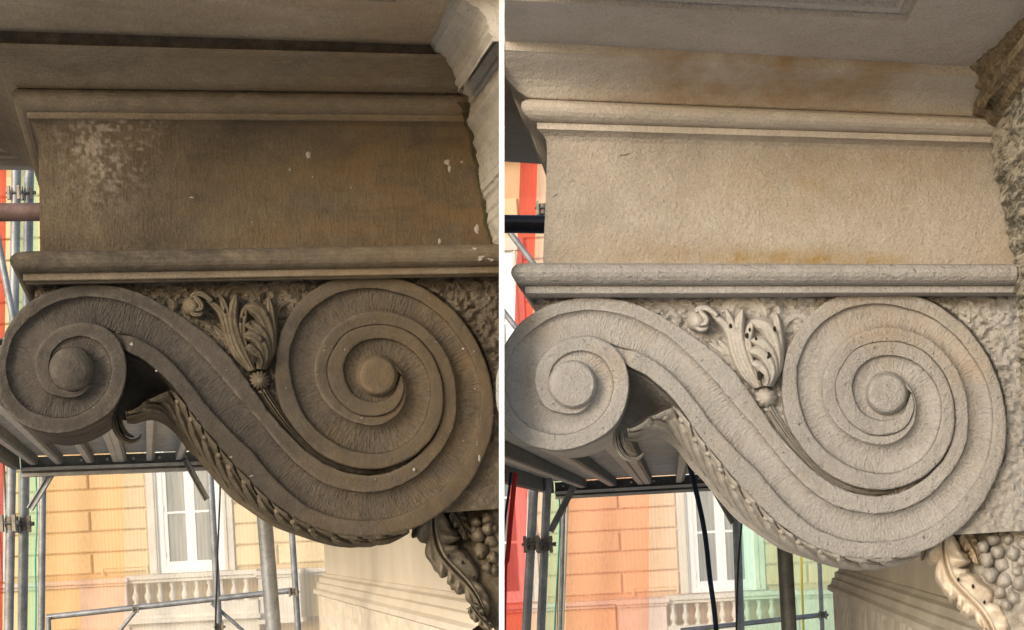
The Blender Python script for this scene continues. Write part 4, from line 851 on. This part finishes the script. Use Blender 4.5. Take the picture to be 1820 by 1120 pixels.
# hoses, ropes and cables
def cord(pts, Y, wpx, label, mat, name='cable', cat='cable'):
    c = curve(pts, 8, 1); P = WY(c[:, 0], c[:, 1], np.full(len(c), Y))
    o = MB().tube(P, wpx * Y / F / 2, 10).build(name, M[mat], None)
    return tag(recenter(o, tuple(P[-1])), label, cat)
cord([(392, 800), (391, 880), (387, 980), (383, 1120), (381, 1330)], 7.9, 3.2, 'dark cable hanging beside the yellow house window', 'black_cable')
cord([(64, 845), (66, 920), (63, 1000), (64, 1080), (60, 1330)], 7.1, 2.6, 'teal cord beside the leftmost tubes, dark bay', 'teal_cord', 'cord', 'cord')
cord([(1219, 780), (1224, 820), (1240, 885), (1253, 950), (1262, 1030), (1273, 1120), (1285, 1330)], 4.6, 9, 'dark blue hose hanging in front of the orange house window', 'blue_hose', 'hose', 'hose')
cord([(1322, 850), (1319, 920), (1312, 1010), (1309, 1120), (1307, 1330)], 6.9, 3.6, 'black cable hanging along the grey tube, pale bay', 'black_cable')
cord([(994, 870), (995, 940), (990, 1040), (986, 1120), (980, 1330)], 7.3, 3, 'teal cord beside the green netting, pale bay', 'teal_cord', 'cord', 'cord')
cord([(1009, 880), (1006, 980), (1003, 1060), (1001, 1120), (995, 1330)], 7.2, 4, 'cream rope along the thin tube left of the orange house', 'cream_rope', 'rope', 'rope')
cord([(999, 880), (993, 1000), (990, 1120), (984, 1330)], 7.45, 2, 'thin red cord behind the teal cord, pale bay', 'red_cloth', 'cord', 'cord')
cord([(1424, 960), (1425, 1030), (1428, 1120), (1432, 1330)], 8.4, 4, 'yellow rope near the thick dark tube, pale bay', 'yellow_rope', 'rope', 'rope')
cord([(908, 840), (905, 870), (898, 920), (890, 1000)], 5.0, 5, 'dark blue hose at the left edge of the pale bay', 'blue_hose', 'hose', 'hose')
cord([(916, 840), (913, 870), (907, 930), (901, 1000), (897, 1020), (893, 1330)], 5.2, 9, 'red twisted cloth hanging beside the white divider, pale bay', 'red_cloth', 'cloth_strip', 'cloth')

def build_deck(B, far_l, far_r, Yf, joists, left_px, near, key, label, tex):
    """steel scaffold deck seen from below: planks on joists that run away from the viewer"""
    A = WY(far_l[0], far_l[1], Yf); Bp = WY(far_r[0], far_r[1], Yf); h = 0.5 * (A[2] + Bp[2])
    tmid = ((A + Bp) / 2 - CAM) @ B.n
    A = CAM + (A - CAM); root = thing('scaffold_deck', (A[0], A[1], h), label, 'scaffold deck', 'scaffold decks behind the brackets')
    def at(px, t, z=0):          # point at depth t (along n) that the far-edge pixel column px reaches, on the deck plane
        p = WY(px, 840, 1.0) - CAM; p = p / (p @ B.n); p[2] = 0; q = p * tmid
        return np.array([q[0], q[1], 0]) + CAM * np.array([1, 1, 0]) - B.n * (tmid - t) + np.array([0, 0, h + z])
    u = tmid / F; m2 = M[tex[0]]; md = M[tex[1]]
    # planks: ribbed sheet metal lying crosswise on the joists
    n0 = near; k = 0; w = (tmid - n0) / 9
    pxa, pxb = left_px, far_r[0] + (165 if B is LB else 205)
    for i in range(9):
        t0 = n0 + i * w + 0.004; t1 = n0 + (i + 1) * w - 0.004
        ts = np.linspace(t0, t1, 25); xs = np.linspace(pxa, pxb, 2)
        mb = MB().grid(np.array([[at(x, t, 0.045 + 0.006 * (j % 4 in (1, 2))) for x in xs] for j, t in enumerate(ts)]))
        mb.grid(np.array([[at(x, t, 0.065) for x in xs] for t in (t0, t1)])); mb.build('plank', m2, root, False)
    for x in joists:
        mb = MB(); a0, a1 = at(x - 4.5, near), at(x + 4.5, near); b0, b1 = at(x - 4.5, tmid), at(x + 4.5, tmid); Z = np.array([0, 0, 1.0])
        mb.raw([a0, a1, b1, b0, a0 + Z * .045, a1 + Z * .045, b1 + Z * .045, b0 + Z * .045], [(0, 1, 2, 3), (4, 7, 6, 5), (0, 3, 7, 4), (1, 5, 6, 2), (0, 4, 5, 1), (3, 2, 6, 7)])
        mb.build('joist', m2, root, False)
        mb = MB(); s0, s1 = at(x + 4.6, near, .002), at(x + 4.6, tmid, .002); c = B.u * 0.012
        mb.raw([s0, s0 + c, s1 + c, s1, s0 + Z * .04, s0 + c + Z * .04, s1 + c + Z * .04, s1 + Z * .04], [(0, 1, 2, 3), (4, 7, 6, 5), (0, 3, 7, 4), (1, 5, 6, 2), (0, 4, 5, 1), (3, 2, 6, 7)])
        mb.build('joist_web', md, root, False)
    # far beam with flanges
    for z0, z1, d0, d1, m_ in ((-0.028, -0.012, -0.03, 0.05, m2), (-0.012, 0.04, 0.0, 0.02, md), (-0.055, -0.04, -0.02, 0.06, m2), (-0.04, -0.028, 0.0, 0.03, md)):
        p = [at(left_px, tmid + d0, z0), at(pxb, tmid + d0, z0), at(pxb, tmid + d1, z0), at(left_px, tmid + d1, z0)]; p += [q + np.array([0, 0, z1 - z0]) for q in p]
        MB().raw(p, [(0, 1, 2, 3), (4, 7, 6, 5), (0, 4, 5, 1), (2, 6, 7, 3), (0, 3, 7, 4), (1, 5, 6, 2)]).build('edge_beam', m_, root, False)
    for i, x in enumerate(np.linspace(left_px + 15, far_r[0] + 60, 9)):
        c = at(x, tmid - 0.004, 0.016); MB().tube([c - B.n * 0.012, c + B.n * 0.004], 0.007, 8).build('rivet', m2, root)
    # side beam on the left
    p = [at(left_px - 14, near), at(left_px - 2, near), at(left_px - 2, tmid), at(left_px - 14, tmid)]; p = [q - np.array([0, 0, 0.02]) for q in p] + [q + np.array([0, 0, 0.06]) for q in p]
    MB().raw(p, [(0, 1, 2, 3), (4, 7, 6, 5), (0, 4, 5, 1), (2, 6, 7, 3), (0, 3, 7, 4), (1, 5, 6, 2)]).build('side_beam', md, root, False)
    return at
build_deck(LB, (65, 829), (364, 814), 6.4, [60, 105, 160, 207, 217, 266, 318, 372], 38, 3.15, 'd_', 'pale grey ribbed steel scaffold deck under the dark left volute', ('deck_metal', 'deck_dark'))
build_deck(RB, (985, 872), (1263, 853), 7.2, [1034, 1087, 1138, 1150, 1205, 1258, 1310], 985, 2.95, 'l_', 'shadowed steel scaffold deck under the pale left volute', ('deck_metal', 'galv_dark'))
def flat_brace(p0, p1, Y, wpx, label):
    a = WY(p0[0], p0[1], Y); b = WY(p1[0], p1[1], Y); t = (b - a) / np.linalg.norm(b - a); yv = np.array([0, 1.0, 0]); s = np.cross(t, yv); w = wpx * Y / F; L = np.linalg.norm(b - a)
    mb = MB().box((0, -0.004, -w / 2), (L, 0.004, w / 2), t, yv, s, a); mb.box((0, -0.016, -w / 2), (L, -0.0042, -w / 2 + 0.006), t, yv, s, a); mb.box((0, -0.016, w / 2 - 0.006), (L, -0.0042, w / 2), t, yv, s, a)
    o = mb.build('deck_brace', M['galv'], None, False); tag(recenter(o, tuple(b)), label, 'brace', 'angled braces under the decks')
flat_brace((96, 836), (54, 905), 6.35, 11, 'angled brace from the left upright tubes to the deck, dark bay')
flat_brace((330, 818), (368, 888), 6.35, 10, 'angled brace in front of the yellow house window top')
flat_brace((1020, 864), (978, 945), 6.35, 12, 'angled brace from the upright tubes to the deck, pale bay')
flat_brace((1262, 858), (1303, 930), 6.35, 10, 'angled brace in front of the orange house window top')

pf = thing('bounce_platform', (0, 1.0, CAMZ - 1.50), 'unseen plank platform under the viewer, added pale to bounce light up', 'platform')  # unseen scaffold floor, put in pale and high to bounce light onto the soffits
for i in range(22):
    MB().box((-2.8 + i * 0.25, -1.2, CAMZ - 1.50), (-2.8 + i * 0.25 + 0.24, 3.3, CAMZ - 1.455)).build('plank', M['planks'], pf, False)
# ================================================================== coloured netting hung on the scaffold
def net(x0, x1, x0b, x1b, Y, key, label, ytop=200):
    n, m = 40, 30; u = np.linspace(0, 1, n); t = np.linspace(0, 1, m)[:, None]
    X = (x0 * (1 - u) + x1 * u) * (1 - t) + (x0b * (1 - u) + x1b * u) * t; Yp = ytop + (1420 - ytop) * t * np.ones_like(X)
    D = Y + 0.03 * np.sin(u * (x1 - x0) / 14 + 2 * t) + 0.05 * fbm(X / 60, Yp / 200, 2, 3)
    o = MB().grid(WY(X, Yp, D)).build('scaffold_net', M[key], None); base = WY((x0b + x1b) / 2, 1420, Y)
    tag(recenter(o, tuple(base)), label, 'netting', 'coloured debris nets on the scaffold')
net(-60, 12, -60, 2, 8.8, 'net_red', 'bright red translucent netting at the far left edge')
net(34, 68, 30, 66, 8.9, 'net_green', 'pale green translucent netting left of the yellow house')
net(81, 219, 79, 222, 9.0, 'net_orange', 'orange tinted netting over the yellow house wall')
net(396, 600, 400, 600, 9.3, 'net_haze', 'fine netting with whitish painted haze right of the yellow house window', 600)
net(219.5, 395, 222.5, 399, 9.15, 'net_haze', 'fine netting with whitish painted haze over the yellow house window', 600)
net(928, 958, 884, 921, 8.8, 'net_red', 'red translucent netting beside the white divider')
net(958.5, 978, 921.5, 962, 8.85, 'net_haze', 'whitish netting between red and green strips, pale bay')
net(978.5, 1006, 962.5, 996, 8.9, 'net_green', 'mint green netting strip behind the second tube, pale bay')
net(1009, 1155, 1003, 1152, 9.0, 'net_coral', 'coral tinted netting over the orange house wall', 600)
net(1155.5, 1316, 1152.5, 1318, 9.15, 'net_haze', 'fine netting with whitish painted haze over the orange house window', 600)
net(1316.5, 1520, 1318.5, 1520, 9.1, 'net_green', 'green netting right of the orange house window', 600)

# ================================================================== houses across the street
def share(src, name, parent, loc):
    o = src.copy(); o.name = name; COL.objects.link(o); o.parent = parent; o.location = loc; LOC[o.name] = LOC[src.name]; return o
def house(anchor, Y, key, label, x0, x1, ztop):
    A = WY(anchor[0], anchor[1], Y); q = Y / F           # one photo pixel at this distance, in metres
    root = thing('house', (A[0], Y, 0.0), label, 'house', 'houses across the street')
    def bx(name, lx0, lx1, lz0, lz1, d0, d1, mat, parent=root, bevel=None):
        """local pixel rectangle on the facade, standing d1..d0 metres proud of it"""
        mb = MB().box((lx0 * q, -d1, lz0 * q), (lx1 * q, -d0, lz1 * q), o=A); return mb.build(name, M[mat], parent, False)
    bot = -A[2] / q
    W0, W1 = 102, 253        # window surround
    bx('wall', x0, x1, bot, ztop, -4.0, -0.03, key + '_joint')
    # ashlar blocks: bevelled, joints recessed
    H = 37.6; g = 1.8
    def block(lx0, lx1, lz0, lz1):
        b = 2.0; v = []
        for d, ins in ((-0.029, 0), (0.0, 0.0), (0.018, b)):
            for sx, sz in ((0, 0), (1, 0), (1, 1), (0, 1)):
                v.append((( lx1 - ins if sx else lx0 + ins) * q, -d, (lz1 - ins if sz else lz0 + ins) * q))
        f = [(0, 1, 5, 4), (1, 2, 6, 5), (2, 3, 7, 6), (3, 0, 4, 7), (4, 5, 9, 8), (5, 6, 10, 9), (6, 7, 11, 10), (7, 4, 8, 11), (8, 9, 10, 11)]
        MB().raw(np.array(v) + A, f).build('ashlar_block', M[key], root, False)
    def span(lx0, lx1, lz0, lz1, joints):
        xs = [lx0] + [j for j in joints if lx0 + 8 < j < lx1 - 8] + [lx1]
        for a, b in zip(xs[:-1], xs[1:]): block(a + g, b - g, lz0 + g, lz1 - g)
    rows = range(-2, 17)
    for r in rows:
        z0, z1 = r * H, (r + 1) * H; js = [0, -150, -300, -450, 330, 480, 630] if r % 2 == 0 else [-75 - 150, -75 - 300, 405, 555]
        js = sorted(js)
        if z1 <= -60: continue
        cur = x0
        for (wx0, wx1, wz0, wz1) in sorted(WINS(x0, x1)) + [(x1, x1, 0, 0)]:
            if wx0 < x1 and not (z1 > wz0 + 2 and z0 < wz1 - 2): continue
            if wx0 > cur + 4: span(cur, wx0, z0, z1, js)
            cur = max(cur, wx1)
        if cur < x1 - 4: span(cur, x1, z0, z1, js)
    for (wx0, wx1, wz0, wz1) in WINS(x0, x1):
        ox = wx0 - 102
        # stone surround
        for nm, a, b, c, d, pr in (('window_jamb', 102, 119, wz0, wz1 - 16, 0.05), ('window_jamb', 236, 253, wz0, wz1 - 16, 0.05), ('window_lintel', 98, 257, wz1 - 16, wz1 + 6, 0.09)):
            bx(nm, ox + a, ox + b, c, d, -0.028, pr, 'pale_stone')
            if nm == 'window_jamb': bx('jamb_moulding', ox + a + (10 if a < 200 else 2), ox + a + (14 if a < 200 else 6), c, d, pr, pr + 0.02, 'pale_stone')
        wroot = bx('window', ox + 119, ox + 236, wz0, wz1 - 16, -0.029, -0.02, 'glass')
        z0, z1 = wz0, wz1 - 16
        def fr(nm, a, b, c, d, d0=-0.02, d1=0.012): return bx(nm, ox + a, ox + b, c, d, d0, d1, 'shutter_white', wroot)
        fr('frame', 119, 130, z0, z1); fr('frame', 225, 236, z0, z1); fr('frame', 130, 225, z0, z0 + 9); fr('frame', 130, 225, z1 - 9, z1)
        for a, b in ((130, 176), (179, 225)):
            fr('sash_stile', a, a + 7, z0 + 9, z1 - 9, -0.02, 0.002); fr('sash_stile', b - 7, b, z0 + 9, z1 - 9, -0.02, 0.002)
            fr('sash_rail', a + 7, b - 7, z0 + 9, z0 + 20, -0.02, 0.001)
            for zz in np.arange(z0 + 105, z1 - 20, 80): fr('glazing_bar', a + 7, b - 7, zz, zz + 4, -0.02, 0.001)
        fr('mullion', 176, 179, z0 + 9, z1 - 9, -0.02, 0.006)
        for zz in (z0 + 28, z0 + 110): fr('hinge', 127, 131, zz, zz + 10, 0.012, 0.02)
    # string cornice, pedestals and balustrade
    ps = 'pale_stone'; ped = 'pink_stone'
    for a, b in ((x0, -16), (330, x1)):
        bx('cornice', a, b, -91, -84, 0.0, 0.17, ped if a < 0 else ps); bx('cornice', a, b, -97, -91.05, 0.0, 0.10, ped if a < 0 else ps)
        bx('wall_below', a, b, -170, -97.05, -0.03, 0.02, key)
    for a, b, m_ in ((-12, 70, ped), (300, 372, ps)):
        bx('pedestal', a, b, -168, -96, 0.0, 0.42, m_); bx('pedestal_cap', a - 5, b + 5, -91, -83, 0.0, 0.52, m_); bx('pedestal_cap', a - 2, b + 2, -95.9, -91.1, 0.0, 0.47, m_); bx('pedestal_base', a - 4, b + 4, -176, -168.1, 0.0, 0.50, m_)
    bx('balcony_floor', 71, 299, -190, -150, -0.02, 0.45, ps)
    bx('handrail', 72, 299, -88, -80.5, 0.16, 0.48, ps); bx('handrail', 72, 299, -94, -88.05, 0.22, 0.43, ps)
    bx('plinth', 72, 299, -149.9, -133, 0.18, 0.46, ps); bx('balcony_edge', 66, 304, -164, -157, 0.45, 0.60, ps)
    prof = [(0, 5.6), (2.5, 5.6), (3, 3.6), (6, 3.2), (10, 5.6), (14, 6.6), (18, 5.6), (23, 3.6), (28, 2.7), (31, 3.0), (32, 4.8), (34, 4.8), (34.5, 3.4), (36, 3.4), (36.3, 5.4), (38.9, 5.4)]
    th = np.linspace(0, 2 * math.pi, 14, endpoint=False); first = None
    for i, lx in enumerate(np.arange(83, 296, 21.6)):
        c = A + np.array([lx * q, -0.32, -133 * q])
        if first is None:
            first = MB().grid(np.array([[np.array([math.cos(t) * r * q, math.sin(t) * r * q, z * q]) + LOC[root.name] for t in th] for z, r in prof]), close=True).build('baluster', M[ps], root, sharp=40)
            first.location = tuple(c - LOC[root.name])
        else: share(first, 'baluster', root, tuple(c - LOC[root.name]))
    # recessed sill panel beside the window
    for a, b, c, d in ((16, 98, -66, -63), (16, 19, -78, -66.05), (95, 98, -78, -66.05)): bx('panel_bead', a, b, c, d, 0.018, 0.045, key)
    # roof cornice
    bx('eaves', x0 - 6, x1 + 6, ztop, ztop + 14, -4.1, 0.5, ps)
    return root
def WINS(x0, x1):
    w = [(102, 253, -80, 190)]
    for k in ((102 - 402, 253 - 402), (102 + 330, 253 + 330)):
        if k[0] > x0 + 10 and k[1] < x1 - 10: w.append((k[0], k[1], -80, 190))
    for k in (-402, 0, 330):
        if 102 + k > x0 + 10 and 253 + k < x1 - 10: w.append((102 + k, 253 + k, 310, 560))
    return w
house((162, 946), 23.0, 'yellow', 'yellow rusticated house with white french window and balustrade, left', -420, 560, 720)
house((1104, 981), 23.3, 'orange', 'orange rusticated house with white french window and balustrade, right of divider', -378, 700, 720)
